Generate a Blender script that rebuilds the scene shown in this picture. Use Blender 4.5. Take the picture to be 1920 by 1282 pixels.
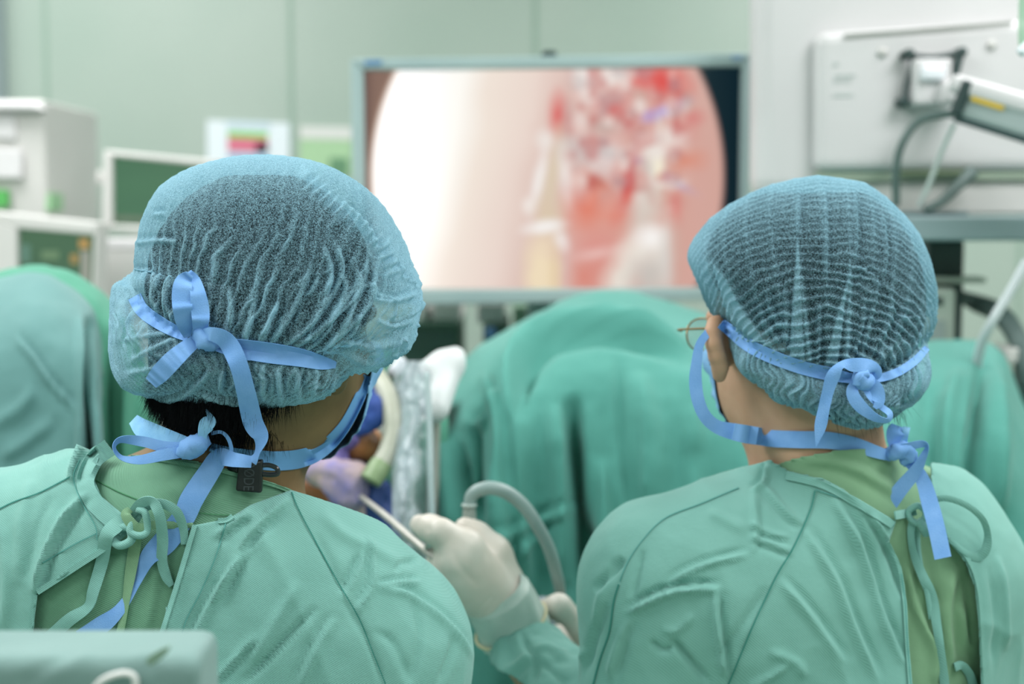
import bpy, bmesh, math, random
import numpy as np
from mathutils import Vector
from mathutils.bvhtree import BVHTree

for o in list(bpy.data.objects):
    bpy.data.objects.remove(o)
SC = bpy.context.scene
COL = SC.collection
rnd = random.Random(7)

# ------------------------------------------------------------------ camera, world, lights, exposure
CAM = np.array([0.0, 0.0, 1.62])
PITCH = math.radians(5.0)
FPX = 1920 * 50.0 / 36.0
FWD = np.array([0, math.cos(PITCH), -math.sin(PITCH)])
UP = np.array([0, math.sin(PITCH), math.cos(PITCH)])
RT = np.array([1.0, 0, 0])
cam_data = bpy.data.cameras.new('camera')
cam_data.lens = 50; cam_data.sensor_width = 36
cam_data.clip_start = 0.05; cam_data.clip_end = 60
cam_data.dof.use_dof = True
cam_data.dof.focus_distance = 1.23
cam_data.dof.aperture_fstop = 3.0
cam = bpy.data.objects.new('camera', cam_data); COL.objects.link(cam)
cam.location = CAM; cam.rotation_euler = (math.pi / 2 - PITCH, 0, 0)
SC.camera = cam
SC.view_settings.view_transform = 'Standard'
SC.view_settings.look = 'None'
SC.view_settings.exposure = 0.07
SC.view_settings.gamma = 1.0
SC.cycles.use_denoising = True
SC.cycles.max_bounces = 8
SC.cycles.transparent_max_bounces = 16

world = bpy.data.worlds.new('world'); SC.world = world; world.use_nodes = True
world.node_tree.nodes['Background'].inputs[0].default_value = (0.80, 0.93, 0.90, 1)
world.node_tree.nodes['Background'].inputs[1].default_value = 0.25

def area_light(name, loc, size, power, col=(1, 1, 1), rot=(0, 0, 0), sizey=None):
    l = bpy.data.lights.new(name, 'AREA'); l.energy = power; l.color = col
    l.shape = 'RECTANGLE'; l.size = size; l.size_y = sizey or size
    o = bpy.data.objects.new(name, l); COL.objects.link(o); o.location = loc; o.rotation_euler = rot
    return o
LIGHT_SPOTS = [(-1.35, -0.9), (1.35, -0.9), (-1.35, 0.9), (1.35, 0.9), (-1.35, 2.7), (1.35, 2.7)]
for i, (x, y) in enumerate(LIGHT_SPOTS):
    area_light('ceiling_lamp_light', (x, y, 2.93), 1.1, [24, 24, 39, 39, 41, 41][i], (1.0, 0.985, 1.0))

# ------------------------------------------------------------------ geometry helpers
def W(px, py, d):
    return CAM + d * (FWD + (px - 960.0) / FPX * RT + (641.0 - py) / FPX * UP)
def WA(px, py, d):
    px, py, d = np.broadcast_arrays(np.asarray(px, float), np.asarray(py, float), np.asarray(d, float))
    return CAM + d[..., None] * (FWD + ((px - 960.0) / FPX)[..., None] * RT + ((641.0 - py) / FPX)[..., None] * UP)
def proj(V):
    q = V - CAM; d = q @ FWD
    return 960 + FPX * (q @ RT) / d, 641 - FPX * (q @ UP) / d, d
def mm(px, d):          # pixels at a distance -> metres
    return px * d / FPX

def srgb(h):
    h = h.lstrip('#'); c = [int(h[i:i + 2], 16) / 255 for i in (0, 2, 4)]
    return tuple(x / 12.92 if x <= .04045 else ((x + .055) / 1.055) ** 2.4 for x in c) + (1,)

ORG = {}
def root(name, label, cat, loc, group=None):
    o = bpy.data.objects.new(name, None); COL.objects.link(o)
    o.location = loc; o.empty_display_size = .05
    o['label'] = label; o['category'] = cat
    if group: o['group'] = group
    ORG[o] = np.array(loc, float)
    return o
def tag(o, label=None, cat=None, group=None, kind=None):
    if label: o['label'] = label
    if cat: o['category'] = cat
    if group: o['group'] = group
    if kind: o['kind'] = kind
    return o
def obj(name, V, F, mat, parent=None, smooth=True, attrs=None, solid=None, bevel=None, subsurf=0, offset=0.0, crisp=False):
    V = np.asarray(V, float)
    if parent is not None: org = ORG[parent]
    else: org = np.array([(V[:, 0].min() + V[:, 0].max()) / 2, (V[:, 1].min() + V[:, 1].max()) / 2, V[:, 2].min()])
    me = bpy.data.meshes.new(name)
    L = V - org
    if isinstance(F, np.ndarray) and F.ndim == 2:
        n = F.shape[1]
        me.vertices.add(len(L)); me.vertices.foreach_set('co', L.ravel())
        me.loops.add(F.size); me.loops.foreach_set('vertex_index', F.ravel().astype(np.int32))
        me.polygons.add(len(F)); me.polygons.foreach_set('loop_start', (np.arange(len(F)) * n).astype(np.int32))
        me.update(calc_edges=True)
    else:
        me.from_pydata(L.tolist(), [], [tuple(int(i) for i in f) for f in F])
    me.validate()
    if attrs:
        for k, a in attrs.items():
            a = np.asarray(a, float)
            if a.ndim == 1:
                at = me.attributes.new(k, 'FLOAT', 'POINT'); at.data.foreach_set('value', a)
            else:
                at = me.attributes.new(k, 'FLOAT_COLOR', 'POINT'); at.data.foreach_set('color', a.ravel())
    me.polygons.foreach_set('use_smooth', [bool(smooth)] * len(me.polygons))
    if mat: me.materials.append(mat)
    o = bpy.data.objects.new(name, me); COL.objects.link(o)
    if parent is not None: o.parent = parent; ORG[o] = org
    else: o.location = org; ORG[o] = org
    if bevel:
        m = o.modifiers.new('bevel', 'BEVEL'); m.width = bevel; m.segments = 3; m.limit_method = 'ANGLE'; m.angle_limit = .6
    if solid:
        m = o.modifiers.new('solidify', 'SOLIDIFY'); m.thickness = solid; m.offset = offset
    if crisp:
        m = o.modifiers.new('edges', 'EDGE_SPLIT'); m.split_angle = .7
    if subsurf:
        m = o.modifiers.new('sub', 'SUBSURF'); m.levels = subsurf; m.render_levels = subsurf
    return o

def join(parts):
    Vs, Fs, n = [], [], 0
    for V, F in parts:
        Vs.append(np.asarray(V, float)); Fs += [tuple(int(i) + n for i in f) for f in F]; n += len(V)
    return np.concatenate(Vs), Fs
def box(c, s, rz=0, rx=0, ry=0):
    c = np.array(c, float); h = np.array(s, float) / 2
    V = np.array([[x, y, z] for x in (-1, 1) for y in (-1, 1) for z in (-1, 1)]) * h
    for a, ax in ((rx, 0), (ry, 1), (rz, 2)):
        if a:
            i, j = [(1, 2), (2, 0), (0, 1)][ax]; R = np.eye(3)
            R[i, i] = R[j, j] = math.cos(a); R[i, j] = -math.sin(a); R[j, i] = math.sin(a)
            V = V @ R.T
    F = [(0, 1, 3, 2), (4, 6, 7, 5), (0, 4, 5, 1), (2, 3, 7, 6), (0, 2, 6, 4), (1, 5, 7, 3)]
    return V + c, F
def pbox(x0, y0, x1, y1, d, depth):   # box whose front face covers that region at distance d
    a = W(x0, y0, d); b = W(x1, y1, d)
    c = (a + b) / 2; c[1] += depth / 2
    return c, (abs(b[0] - a[0]), depth, abs(a[2] - b[2]))
def lerp_curve(P, n, closed=False):
    P = np.asarray(P, float)
    if len(P) == 2:
        t = np.linspace(0, 1, n)[:, None]; return P[0] * (1 - t) + P[1] * t
    if closed: Q = np.vstack([P[-1], P, P[0], P[1]])
    else: Q = np.vstack([2 * P[0] - P[1], P, 2 * P[-1] - P[-2]])
    m = len(Q) - 3
    u = np.linspace(0, m, n, endpoint=not closed)
    i = np.minimum(u.astype(int), m - 1); t = (u - i)[:, None]
    a, b, c, d = Q[i], Q[i + 1], Q[i + 2], Q[i + 3]
    return .5 * ((2 * b) + (-a + c) * t + (2 * a - 5 * b + 4 * c - d) * t ** 2 + (-a + 3 * b - 3 * c + d) * t ** 3)
def tube(P, r, n=60, seg=12, closed=False, raw=False, cap=True):
    C = np.asarray(P, float) if raw else lerp_curve(P, n, closed)
    n = len(C)
    rr = np.interp(np.linspace(0, 1, n), np.linspace(0, 1, len(r)), r) if np.ndim(r) else np.full(n, r)
    T = np.gradient(C, axis=0) if not closed else np.roll(C, -1, 0) - np.roll(C, 1, 0)
    T /= np.linalg.norm(T, axis=1)[:, None] + 1e-12
    up = np.array([0, 0, 1.0]) if abs(T[0][2]) < .9 else np.array([1.0, 0, 0])
    Ns = []; N = np.cross(T[0], up)
    for t in T:
        N = N - t * (N @ t); N /= np.linalg.norm(N) + 1e-12; Ns.append(N)
    Ns = np.array(Ns); B = np.cross(T, Ns)
    a = np.linspace(0, 2 * math.pi, seg, endpoint=False)
    V = C[:, None] + rr[:, None, None] * (np.cos(a)[None, :, None] * Ns[:, None] + np.sin(a)[None, :, None] * B[:, None])
    V = V.reshape(-1, 3); F = []
    for i in range(n if closed else n - 1):
        for j in range(seg):
            i2 = (i + 1) % n; j2 = (j + 1) % seg
            F.append((i * seg + j, i * seg + j2, i2 * seg + j2, i2 * seg + j))
    if cap and not closed:
        F.append(tuple(range(seg))[::-1]); F.append(tuple((n - 1) * seg + j for j in range(seg)))
    return V, F
def grid_faces(nu, nv, wrap=False):
    i, j = np.meshgrid(np.arange(nu if wrap else nu - 1), np.arange(nv - 1), indexing='ij')
    i2 = (i + 1) % nu
    return np.stack([i * nv + j, i2 * nv + j, i2 * nv + j + 1, i * nv + j + 1], -1).reshape(-1, 4)

# ------------------------------------------------------------------ noise, sdf, surface nets
_T = np.random.RandomState(3).rand(64, 64, 64)
def vnoise(P, s=1.0, o=0.0):          # smooth value noise in -1..1
    q = np.asarray(P, float) * s + o + 100.0
    i = np.floor(q).astype(int); f = q - i; f = f * f * (3 - 2 * f); i &= 63; j = (i + 1) & 63
    x0, y0, z0 = i[..., 0], i[..., 1], i[..., 2]; x1, y1, z1 = j[..., 0], j[..., 1], j[..., 2]
    fx, fy, fz = f[..., 0], f[..., 1], f[..., 2]
    a = _T[x0, y0, z0] * (1 - fx) + _T[x1, y0, z0] * fx; b = _T[x0, y1, z0] * (1 - fx) + _T[x1, y1, z0] * fx
    c = _T[x0, y0, z1] * (1 - fx) + _T[x1, y0, z1] * fx; d = _T[x0, y1, z1] * (1 - fx) + _T[x1, y1, z1] * fx
    return ((a * (1 - fy) + b * fy) * (1 - fz) + (c * (1 - fy) + d * fy) * fz) * 2 - 1
def n2(a, b, s=1.0, o=0.0):
    a, b = np.broadcast_arrays(a, b)
    return vnoise(np.stack([a, b, np.zeros_like(a) + 3.3], -1), s, o)
def ell(p, c, r, R=None):
    q = p - np.asarray(c)
    if R is not None: q = q @ R
    r = np.asarray(r, float); k0 = np.sqrt(((q / r) ** 2).sum(-1)); k1 = np.sqrt(((q / r ** 2) ** 2).sum(-1)) + 1e-9
    return k0 * (k0 - 1) / k1
def cone(p, a, b, ra, rb):
    a = np.asarray(a, float); b = np.asarray(b, float); ab = b - a; q = p - a
    h = np.clip(q @ ab / (ab @ ab), 0, 1)
    return np.sqrt(((q - h[..., None] * ab) ** 2).sum(-1)) - (ra + (rb - ra) * h)
def smin(a, b, k):
    h = np.maximum(k - np.abs(a - b), 0) / k
    return np.minimum(a, b) - h * h * k * .25
def rotz(a):
    c, s = math.cos(a), math.sin(a); return np.array([[c, -s, 0], [s, c, 0], [0, 0, 1.0]])
def rotx(a):
    c, s = math.cos(a), math.sin(a); return np.array([[1, 0, 0], [0, c, -s], [0, s, c.real]])
def roty(a):
    c, s = math.cos(a), math.sin(a); return np.array([[c, 0, s], [0, 1, 0], [-s, 0, c]])
def axis(a, b, h):
    return np.linspace(a, b, max(2, int(round((b - a) / h)) + 1))
def ev(f, P, n=400000):
    out = np.empty(len(P))
    for i in range(0, len(P), n): out[i:i + n] = f(P[i:i + n])
    return out
def grad(f, P, e=8e-4):
    g = np.stack([ev(f, P + e * np.eye(3)[k]) - ev(f, P - e * np.eye(3)[k]) for k in range(3)], -1)
    return g / (np.linalg.norm(g, axis=1)[:, None] + 1e-12)
def nets(f, xs, ys, zs, newton=2):
    G = np.stack(np.meshgrid(xs, ys, zs, indexing='ij'), -1); sh = G.shape[:3]
    v = ev(f, G.reshape(-1, 3)).reshape(sh); ins = v < 0
    def cc(A, d): return A[d[0]:sh[0] - 1 + d[0], d[1]:sh[1] - 1 + d[1], d[2]:sh[2] - 1 + d[2]]
    cs = [(i, j, k) for i in (0, 1) for j in (0, 1) for k in (0, 1)]
    cnt = sum(cc(ins, c).astype(np.int8) for c in cs); act = (cnt > 0) & (cnt < 8)
    idx = -np.ones(act.shape, int); A = np.argwhere(act); idx[act] = np.arange(len(A))
    acc = np.zeros((len(A), 3)); num = np.zeros(len(A))
    for c in cs:
        for ax in range(3):
            if c[ax]: continue
            d = list(c); d[ax] = 1
            i0 = A + c; i1 = A + d
            a = v[i0[:, 0], i0[:, 1], i0[:, 2]]; b = v[i1[:, 0], i1[:, 1], i1[:, 2]]
            m = (a < 0) != (b < 0); t = np.where(m, a / (a - b + 1e-20), 0)[:, None]
            p0 = G[i0[:, 0], i0[:, 1], i0[:, 2]]; p1 = G[i1[:, 0], i1[:, 1], i1[:, 2]]
            acc += np.where(m[:, None], p0 + (p1 - p0) * t, 0); num += m
    V = acc / num[:, None]
    F = []
    for ax in range(3):
        o1, o2 = [(1, 2), (2, 0), (0, 1)][ax]
        sl0 = [slice(None)] * 3; sl1 = [slice(None)] * 3
        sl0[ax] = slice(0, -1); sl1[ax] = slice(1, None)
        a, b = ins[tuple(sl0)], ins[tuple(sl1)]
        E = np.argwhere(a != b)
        E = E[(E[:, o1] > 0) & (E[:, o2] > 0) & (E[:, o1] < sh[o1] - 1) & (E[:, o2] < sh[o2] - 1)]
        s = a[E[:, 0], E[:, 1], E[:, 2]]
        def cell(d1, d2):
            q = E.copy(); q[:, o1] -= d1; q[:, o2] -= d2; return idx[q[:, 0], q[:, 1], q[:, 2]]
        Q = np.stack([cell(1, 1), cell(0, 1), cell(0, 0), cell(1, 0)], -1)
        Q[~s] = Q[~s][:, ::-1]; F.append(Q)
    F = np.concatenate(F); F = F[(F >= 0).all(1)]
    for _ in range(newton):
        V = V - np.clip(ev(f, V), -.003, .003)[:, None] * grad(f, V)
    return V, F
def compact(V, F, *arr):
    used = np.zeros(len(V), bool); used[F.ravel()] = True
    m = np.cumsum(used) - 1
    return (V[used], m[F]) + tuple(a[used] for a in arr)
def inpoly(x, y, poly):
    c = np.zeros(x.shape, bool); n = len(poly)
    for i in range(n):
        x0, y0 = poly[i]; x1, y1 = poly[(i + 1) % n]
        m = ((y0 > y) != (y1 > y)); c ^= m & (x < (x1 - x0) * (y - y0) / (y1 - y0 + 1e-12) + x0)
    return c
def polydist(x, y, L, closed=False):   # distance, signed side, parameter, nearest point
    L = np.asarray(L, float); best = np.full(x.shape, 1e9); side = np.zeros(x.shape); par = np.zeros(x.shape)
    nx = np.zeros(x.shape); ny = np.zeros(x.shape)
    if closed: L = np.vstack([L, L[0]])
    seg = np.linalg.norm(np.diff(L, axis=0), axis=1); cum = np.r_[0, np.cumsum(seg)]
    for i in range(len(L) - 1):
        ax, ay = L[i]; bx, by = L[i + 1]; dx, dy = bx - ax, by - ay; l2 = dx * dx + dy * dy + 1e-9
        t = np.clip(((x - ax) * dx + (y - ay) * dy) / l2, 0, 1); qx, qy = ax + t * dx, ay + t * dy
        d = np.hypot(x - qx, y - qy); m = d < best
        best = np.where(m, d, best); side = np.where(m, np.sign((x - ax) * dy - (y - ay) * dx), side)
        par = np.where(m, (cum[i] + t * seg[i]) / cum[-1], par); nx = np.where(m, qx, nx); ny = np.where(m, qy, ny)
    return best, side, par, nx, ny
def strokes(V, N, S, facing=True):
    """real folds: each stroke is (polyline, width, height in mm[, kind]) pressed into or raised from the cloth"""
    x, y, d = proj(V); D = np.zeros(len(V))
    vd = V - CAM; vd /= np.linalg.norm(vd, axis=1)[:, None]
    fm = np.clip(-(N * vd).sum(1) * 2.2 + .15, 0, 1) if facing else 1.0
    for s in S:
        L = np.asarray(s[0], float)
        if len(L) > 2: L = lerp_curve(L, 6 * len(L))
        w, a = s[1], s[2]; k = s[3] if len(s) > 3 else 'r'
        m = (x > L[:, 0].min() - 4 * w) & (x < L[:, 0].max() + 4 * w) & (y > L[:, 1].min() - 4 * w) & (y < L[:, 1].max() + 4 * w)
        if not m.any(): continue
        ds, sd, t, _, _ = polydist(x[m], y[m], L)
        tp = np.clip(np.minimum(t, 1 - t) * 5, 0, 1) ** .7
        if k == 'r':     # ridge with a valley on its right side
            q = ds * sd; v = np.exp(-(ds / w) ** 2) - .65 * np.exp(-((q - 1.7 * w) / w) ** 2)
        elif k == 'l':
            q = ds * sd; v = np.exp(-(ds / w) ** 2) - .65 * np.exp(-((q + 1.7 * w) / w) ** 2)
        else: v = np.exp(-(ds / w) ** 2)
        D[m] += v * tp * a * .001
    return V + N * (D * fm)[:, None]
def cut(V, F, N, poly, side=None, extra=None):
    """open the cloth inside an outline, leaving a clean edge"""
    x, y, d = proj(V); vd = V - CAM
    front = (N * vd).sum(1) < 0
    if side is not None: front &= side(V)
    ins = inpoly(x, y, poly) & front
    F = F[~ins[F].all(1)]
    sel = np.zeros(len(V), bool); sel[F.ravel()] = True; sel &= ins
    _, _, _, nx, ny = polydist(x[sel], y[sel], poly, True)
    far = np.hypot(nx - x[sel], ny - y[sel]) > 22
    nx = np.where(far, x[sel], nx); ny = np.where(far, y[sel], ny)
    V = V.copy(); V[sel] = WA(nx, ny, d[sel])
    return compact(V, F, N)
# ------------------------------------------------------------------ materials
def mat(name, col, rough=.6, metal=0, spec=.5, emit=None, alpha=None, trans=0):
    m = bpy.data.materials.new(name); m.use_nodes = True; b = m.node_tree.nodes['Principled BSDF']
    b.inputs['Base Color'].default_value = srgb(col) if isinstance(col, str) else col
    b.inputs['Roughness'].default_value = rough; b.inputs['Metallic'].default_value = metal
    b.inputs['Specular IOR Level'].default_value = spec
    if emit: b.inputs['Emission Color'].default_value = srgb(emit[0]); b.inputs['Emission Strength'].default_value = emit[1]
    if trans: b.inputs['Transmission Weight'].default_value = trans
    if alpha is not None: b.inputs['Alpha'].default_value = alpha
    return m
def nd(m, t, **k):
    n = m.node_tree.nodes.new(t)
    for a, v in k.items(): setattr(n, a, v)
    return n
def lk(m, a, b): m.node_tree.links.new(a, b)
def noisy(m, c1, c2, scale=30, detail=4, bump=0.0, bscale=200, bdist=.0005):
    """colour that varies gently, plus a fine relief"""
    b = m.node_tree.nodes['Principled BSDF']; tc = nd(m, 'ShaderNodeTexCoord')
    n = nd(m, 'ShaderNodeTexNoise'); n.inputs['Scale'].default_value = scale; n.inputs['Detail'].default_value = detail
    lk(m, tc.outputs['Object'], n.inputs['Vector'])
    r = nd(m, 'ShaderNodeValToRGB'); r.color_ramp.elements[0].position = .35; r.color_ramp.elements[1].position = .65
    r.color_ramp.elements[0].color = srgb(c1); r.color_ramp.elements[1].color = srgb(c2)
    lk(m, n.outputs['Fac'], r.inputs['Fac']); lk(m, r.outputs['Color'], b.inputs['Base Color'])
    if bump:
        k = nd(m, 'ShaderNodeTexNoise'); k.inputs['Scale'].default_value = bscale; k.inputs['Detail'].default_value = 3
        lk(m, tc.outputs['Object'], k.inputs['Vector'])
        u = nd(m, 'ShaderNodeBump'); u.inputs['Strength'].default_value = bump; u.inputs['Distance'].default_value = bdist
        lk(m, k.outputs['Fac'], u.inputs['Height']); lk(m, u.outputs['Normal'], b.inputs['Normal'])
    return m
def cloth(name, c1, c2, weave=.35, scale=14, rough=.85, sheen=.15, wscale=230, wdir='DIAGONAL', wr=.25):
    m = mat(name, c1, rough, spec=.2); noisy(m, c1, c2, scale, 3)
    b = m.node_tree.nodes['Principled BSDF']; b.inputs['Sheen Weight'].default_value = sheen
    b.inputs['Sheen Roughness'].default_value = .5
    tc = nd(m, 'ShaderNodeTexCoord'); mp = nd(m, 'ShaderNodeMapping'); mp.inputs['Rotation'].default_value = (.3, 1.0, wr)
    w = nd(m, 'ShaderNodeTexWave'); w.inputs['Scale'].default_value = wscale; w.inputs['Distortion'].default_value = .6
    w.inputs['Detail'].default_value = 1; w.bands_direction = 'X'
    w.inputs['Detail Scale'].default_value = .5
    n = nd(m, 'ShaderNodeTexNoise'); n.inputs['Scale'].default_value = 40; n.inputs['Detail'].default_value = 5
    lk(m, tc.outputs['Object'], mp.inputs['Vector']); lk(m, mp.outputs[0], w.inputs['Vector']); lk(m, tc.outputs['Object'], n.inputs['Vector'])
    u = nd(m, 'ShaderNodeBump'); u.inputs['Strength'].default_value = weave; u.inputs['Distance'].default_value = .0006
    u2 = nd(m, 'ShaderNodeBump'); u2.inputs['Strength'].default_value = .25; u2.inputs['Distance'].default_value = .004
    lk(m, n.outputs['Fac'], u2.inputs['Height']); lk(m, w.outputs['Fac'], u.inputs['Height'])
    lk(m, u2.outputs['Normal'], u.inputs['Normal']); lk(m, u.outputs['Normal'], b.inputs['Normal'])
    return m
def veil(name, c1, c2, base, gain, fib=900, graze=.35, trans_tint='#cfe6ee'):
    """thin spun fibre sheet: fibres scatter, gaps let light through; dens = how many plies lie together"""
    m = bpy.data.materials.new(name); m.use_nodes = True; nt = m.node_tree; nt.nodes.clear()
    out = nd(m, 'ShaderNodeOutputMaterial'); tc = nd(m, 'ShaderNodeTexCoord')
    a = nd(m, 'ShaderNodeAttribute'); a.attribute_name = 'dens'
    f = nd(m, 'ShaderNodeTexNoise'); f.inputs['Scale'].default_value = fib; f.inputs['Detail'].default_value = 2.5; f.inputs['Distortion'].default_value = 1.5
    lk(m, tc.outputs['Object'], f.inputs['Vector'])
    g = nd(m, 'ShaderNodeMapRange'); g.inputs['From Min'].default_value = .36; g.inputs['From Max'].default_value = .64
    g.inputs['To Min'].default_value = -.36; g.inputs['To Max'].default_value = .36
    lk(m, f.outputs['Fac'], g.inputs['Value'])
    lw = nd(m, 'ShaderNodeLayerWeight'); lw.inputs['Blend'].default_value = .35
    s1 = nd(m, 'ShaderNodeMath', operation='MULTIPLY_ADD'); s1.inputs[1].default_value = gain; s1.inputs[2].default_value = base
    lk(m, a.outputs['Fac'], s1.inputs[0])
    s2 = nd(m, 'ShaderNodeMath', operation='ADD'); lk(m, s1.outputs[0], s2.inputs[0]); lk(m, g.outputs[0], s2.inputs[1])
    s3 = nd(m, 'ShaderNodeMath', operation='MULTIPLY_ADD', use_clamp=True); s3.inputs[1].default_value = graze
    lk(m, lw.outputs['Facing'], s3.inputs[0]); lk(m, s2.outputs[0], s3.inputs[2])
    mx = nd(m, 'ShaderNodeMixRGB'); mx.inputs[1].default_value = srgb(c1); mx.inputs[2].default_value = srgb(c2)
    lk(m, f.outputs['Fac'], mx.inputs[0])
    df = nd(m, 'ShaderNodeBsdfDiffuse'); tl = nd(m, 'ShaderNodeBsdfTranslucent')
    lk(m, mx.outputs[0], df.inputs['Color']); lk(m, mx.outputs[0], tl.inputs['Color'])
    md = nd(m, 'ShaderNodeMixShader'); md.inputs[0].default_value = .35
    lk(m, df.outputs[0], md.inputs[1]); lk(m, tl.outputs[0], md.inputs[2])
    tr = nd(m, 'ShaderNodeBsdfTransparent'); tr.inputs[0].default_value = srgb(trans_tint)
    fin = nd(m, 'ShaderNodeMixShader'); lk(m, s3.outputs[0], fin.inputs[0]); lk(m, tr.outputs[0], fin.inputs[1]); lk(m, md.outputs[0], fin.inputs[2])
    lk(m, fin.outputs[0], out.inputs['Surface'])
    return m

M_wall = noisy(mat('painted_wall_panel', '#a0afa5', .35), '#9cada2', '#a4b2a8', 2.0, 2)
M_seam = mat('wall_joint', '#8aa394', .5)
M_floor = noisy(mat('vinyl_floor', '#9fb8a8', .35), '#98b2a2', '#a6bfb0', 3, 3)
M_ceil = noisy(mat('ceiling_paint', '#e4ebe6', .8), '#e0e8e2', '#e8eeea', 3, 2)
M_gown = cloth('gown_cotton', '#7bafa6', '#81b5ac')
M_gown2 = cloth('gown_cotton_right', '#77aba1', '#7db1a7', wr=-.5)
M_scrub = cloth('scrub_cotton', '#6b9b80', '#71a186', wscale=260, wr=.8)
M_scrub2 = cloth('scrub_cotton_soft', '#779e7c', '#7ea583', wscale=260, wr=.2)
M_drape = cloth('drape_cotton', '#4f9287', '#54978c', weave=.2, scale=8)
M_drape_l = cloth('drape_cotton_pale', '#5f8a88', '#648f8d', weave=.2, scale=8)
M_drape_g = cloth('drape_cotton_green', '#4f927b', '#559881', weave=.2, scale=8)
M_table = cloth('table_cover', '#74918d', '#7a9793', weave=.25, scale=9)
M_seamthread = mat('seam_thread', '#43857b', .9, spec=.1)
M_thread_l = mat('stitch_thread', '#5b9790', .9, spec=.1)
M_scrubthread = mat('scrub_thread', '#56906a', .9, spec=.1)
M_tie = noisy(mat('nonwoven_tie', '#79a8e2', .75, spec=.25), '#74a4df', '#80aee6', 60, 2, .5, 900, .0006)
_b = M_tie.node_tree.nodes['Principled BSDF']; _b.inputs['Subsurface Weight'].default_value = .0
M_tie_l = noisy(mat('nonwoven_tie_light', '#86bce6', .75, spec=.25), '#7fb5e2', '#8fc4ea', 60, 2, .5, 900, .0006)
M_cap = veil('cap_fibre', '#7db4ca', '#b6dcea', .15, .72)
M_cap2 = veil('cap_fibre_right', '#78aec4', '#b0d7e5', .15, .72)
M_skin = noisy(mat('skin', '#bd967a', .55, spec=.35), '#b68f73', '#c49d82', 25, 4, .2, 500, .0004)
M_skin.node_tree.nodes['Principled BSDF'].inputs['Subsurface Weight'].default_value = .08
M_skin_d = noisy(mat('skin_dark', '#77603f', .55, spec=.35), '#725b3c', '#846a48', 25, 4, .2, 500, .0004)
M_hair = noisy(mat('black_hair', '#05080a', .65, spec=.12), '#04070a', '#0a0f12', 400, 3, .4, 700, .001)
M_mask = noisy(mat('mask_paper', '#7fb0dc', .8), '#79abd8', '#86b6e0', 40, 2, .3, 700, .0004)
M_glove = noisy(mat('latex_glove', '#d6cec4', .42, spec=.4), '#d1c8bc', '#dbd4ca', 20, 3, .15, 120, .001)
M_cuff = noisy(mat('latex_cuff', '#bccbc4', .5, spec=.4), '#b5c5be', '#c4d2cb', 25, 3, .3, 90, .002)
M_roll = mat('latex_roll', '#d3c9a4', .5)
M_white = noisy(mat('white_plastic', '#cfcdce', .4), '#cccacb', '#d3d1d2', 4, 2)
M_white2 = noisy(mat('warm_white_plastic', '#cdcbc8', .45), '#cac8c5', '#d1cfcc', 4, 2)
M_bezel = noisy(mat('silver_bezel', '#a3b8b8', .4, .15), '#9fb4b5', '#a8bcbc', 5, 2)
M_greyp = noisy(mat('grey_plastic', '#7f9497', .5), '#7b9093', '#84989b', 6, 2)
M_dark = noisy(mat('dark_plastic', '#2c4140', .4), '#283c3b', '#304645', 6, 2)
M_black = noisy(mat('black_plastic', '#191d1e', .35), '#161a1b', '#1d2122', 60, 2, .2, 900, .0002)
M_blackg = mat('black_plastic_gloss', '#2b3032', .15)
M_steel = mat('steel', '#b9bdb9', .28, .9)
M_steelp = noisy(mat('satin_steel', '#b9b6ae', .4, .3), '#b3b0a8', '#c0bdb5', 30, 2)
M_cable = noisy(mat('grey_cable', '#8fa3a0', .4), '#8a9e9b', '#96a9a6', 30, 2)
M_cable_d = noisy(mat('dark_cable', '#5c6f6c', .5), '#566966', '#637673', 30, 2)
M_yellow = mat('yellow_label', '#d8b41e', .5)
M_blueb = mat('blue_badge', '#4d7fae', .4)
M_shoe = mat('shoe_rubber', '#3b4a52', .6)
M_gold = mat('gilt_frame', '#b08a58', .25, .8)
M_lens = mat('spectacle_lens', '#dbe7e4', .03, alpha=.25)
M_eye = mat('eye_white', '#dcdad2', .2)
M_iris = mat('iris_brown', '#2a1a10', .15)
# ------------------------------------------------------------------ the room
def struct(name, V, F, m, **k):
    return tag(obj(name, V, F, m, smooth=False, **k), kind='structure')
RX, RY0, RY1, RZ = 2.9, -2.3, 3.95, 3.0
def slab(x0, x1, y0, y1, z0, z1): return box(((x0 + x1) / 2, (y0 + y1) / 2, (z0 + z1) / 2), (x1 - x0, y1 - y0, z1 - z0))
struct('floor', *slab(-RX, RX, RY0, RY1, -.1, 0), M_floor)
struct('ceiling', *slab(-RX, RX, RY0, RY1, RZ, RZ + .1), M_ceil)
struct('wall_back', *slab(-RX - .1, RX + .1, RY1, RY1 + .1, 0, RZ), M_wall)
struct('wall_front', *slab(-RX - .1, RX + .1, RY0 - .1, RY0, 0, RZ), M_wall)
struct('wall_left', *slab(-RX - .1, -RX, RY0, RY1, 0, RZ), M_wall)
struct('wall_right', *slab(RX, RX + .1, RY0, RY1, 0, RZ), M_wall)
for i, px in enumerate((98, 551, 1003, 1457, 1910)):      # joints between the wall panels
    x = W(px, 300, RY1)[0]
    struct('trim_%d' % (i + 1), *slab(x - .005, x + .005, RY1 - .003, RY1 + .001, .1, RZ), M_seam)
x = W(-14, 100, 3.9)[0]
struct('trim_6', *slab(x - .035, x + .04, 3.86, 3.95, 0, RZ), mat('door_post', '#a9b5bb', .4), bevel=.004)
struct('baseboard_back', *slab(-RX, RX, RY1 - .02, RY1, 0, .1), M_greyp)
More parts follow.
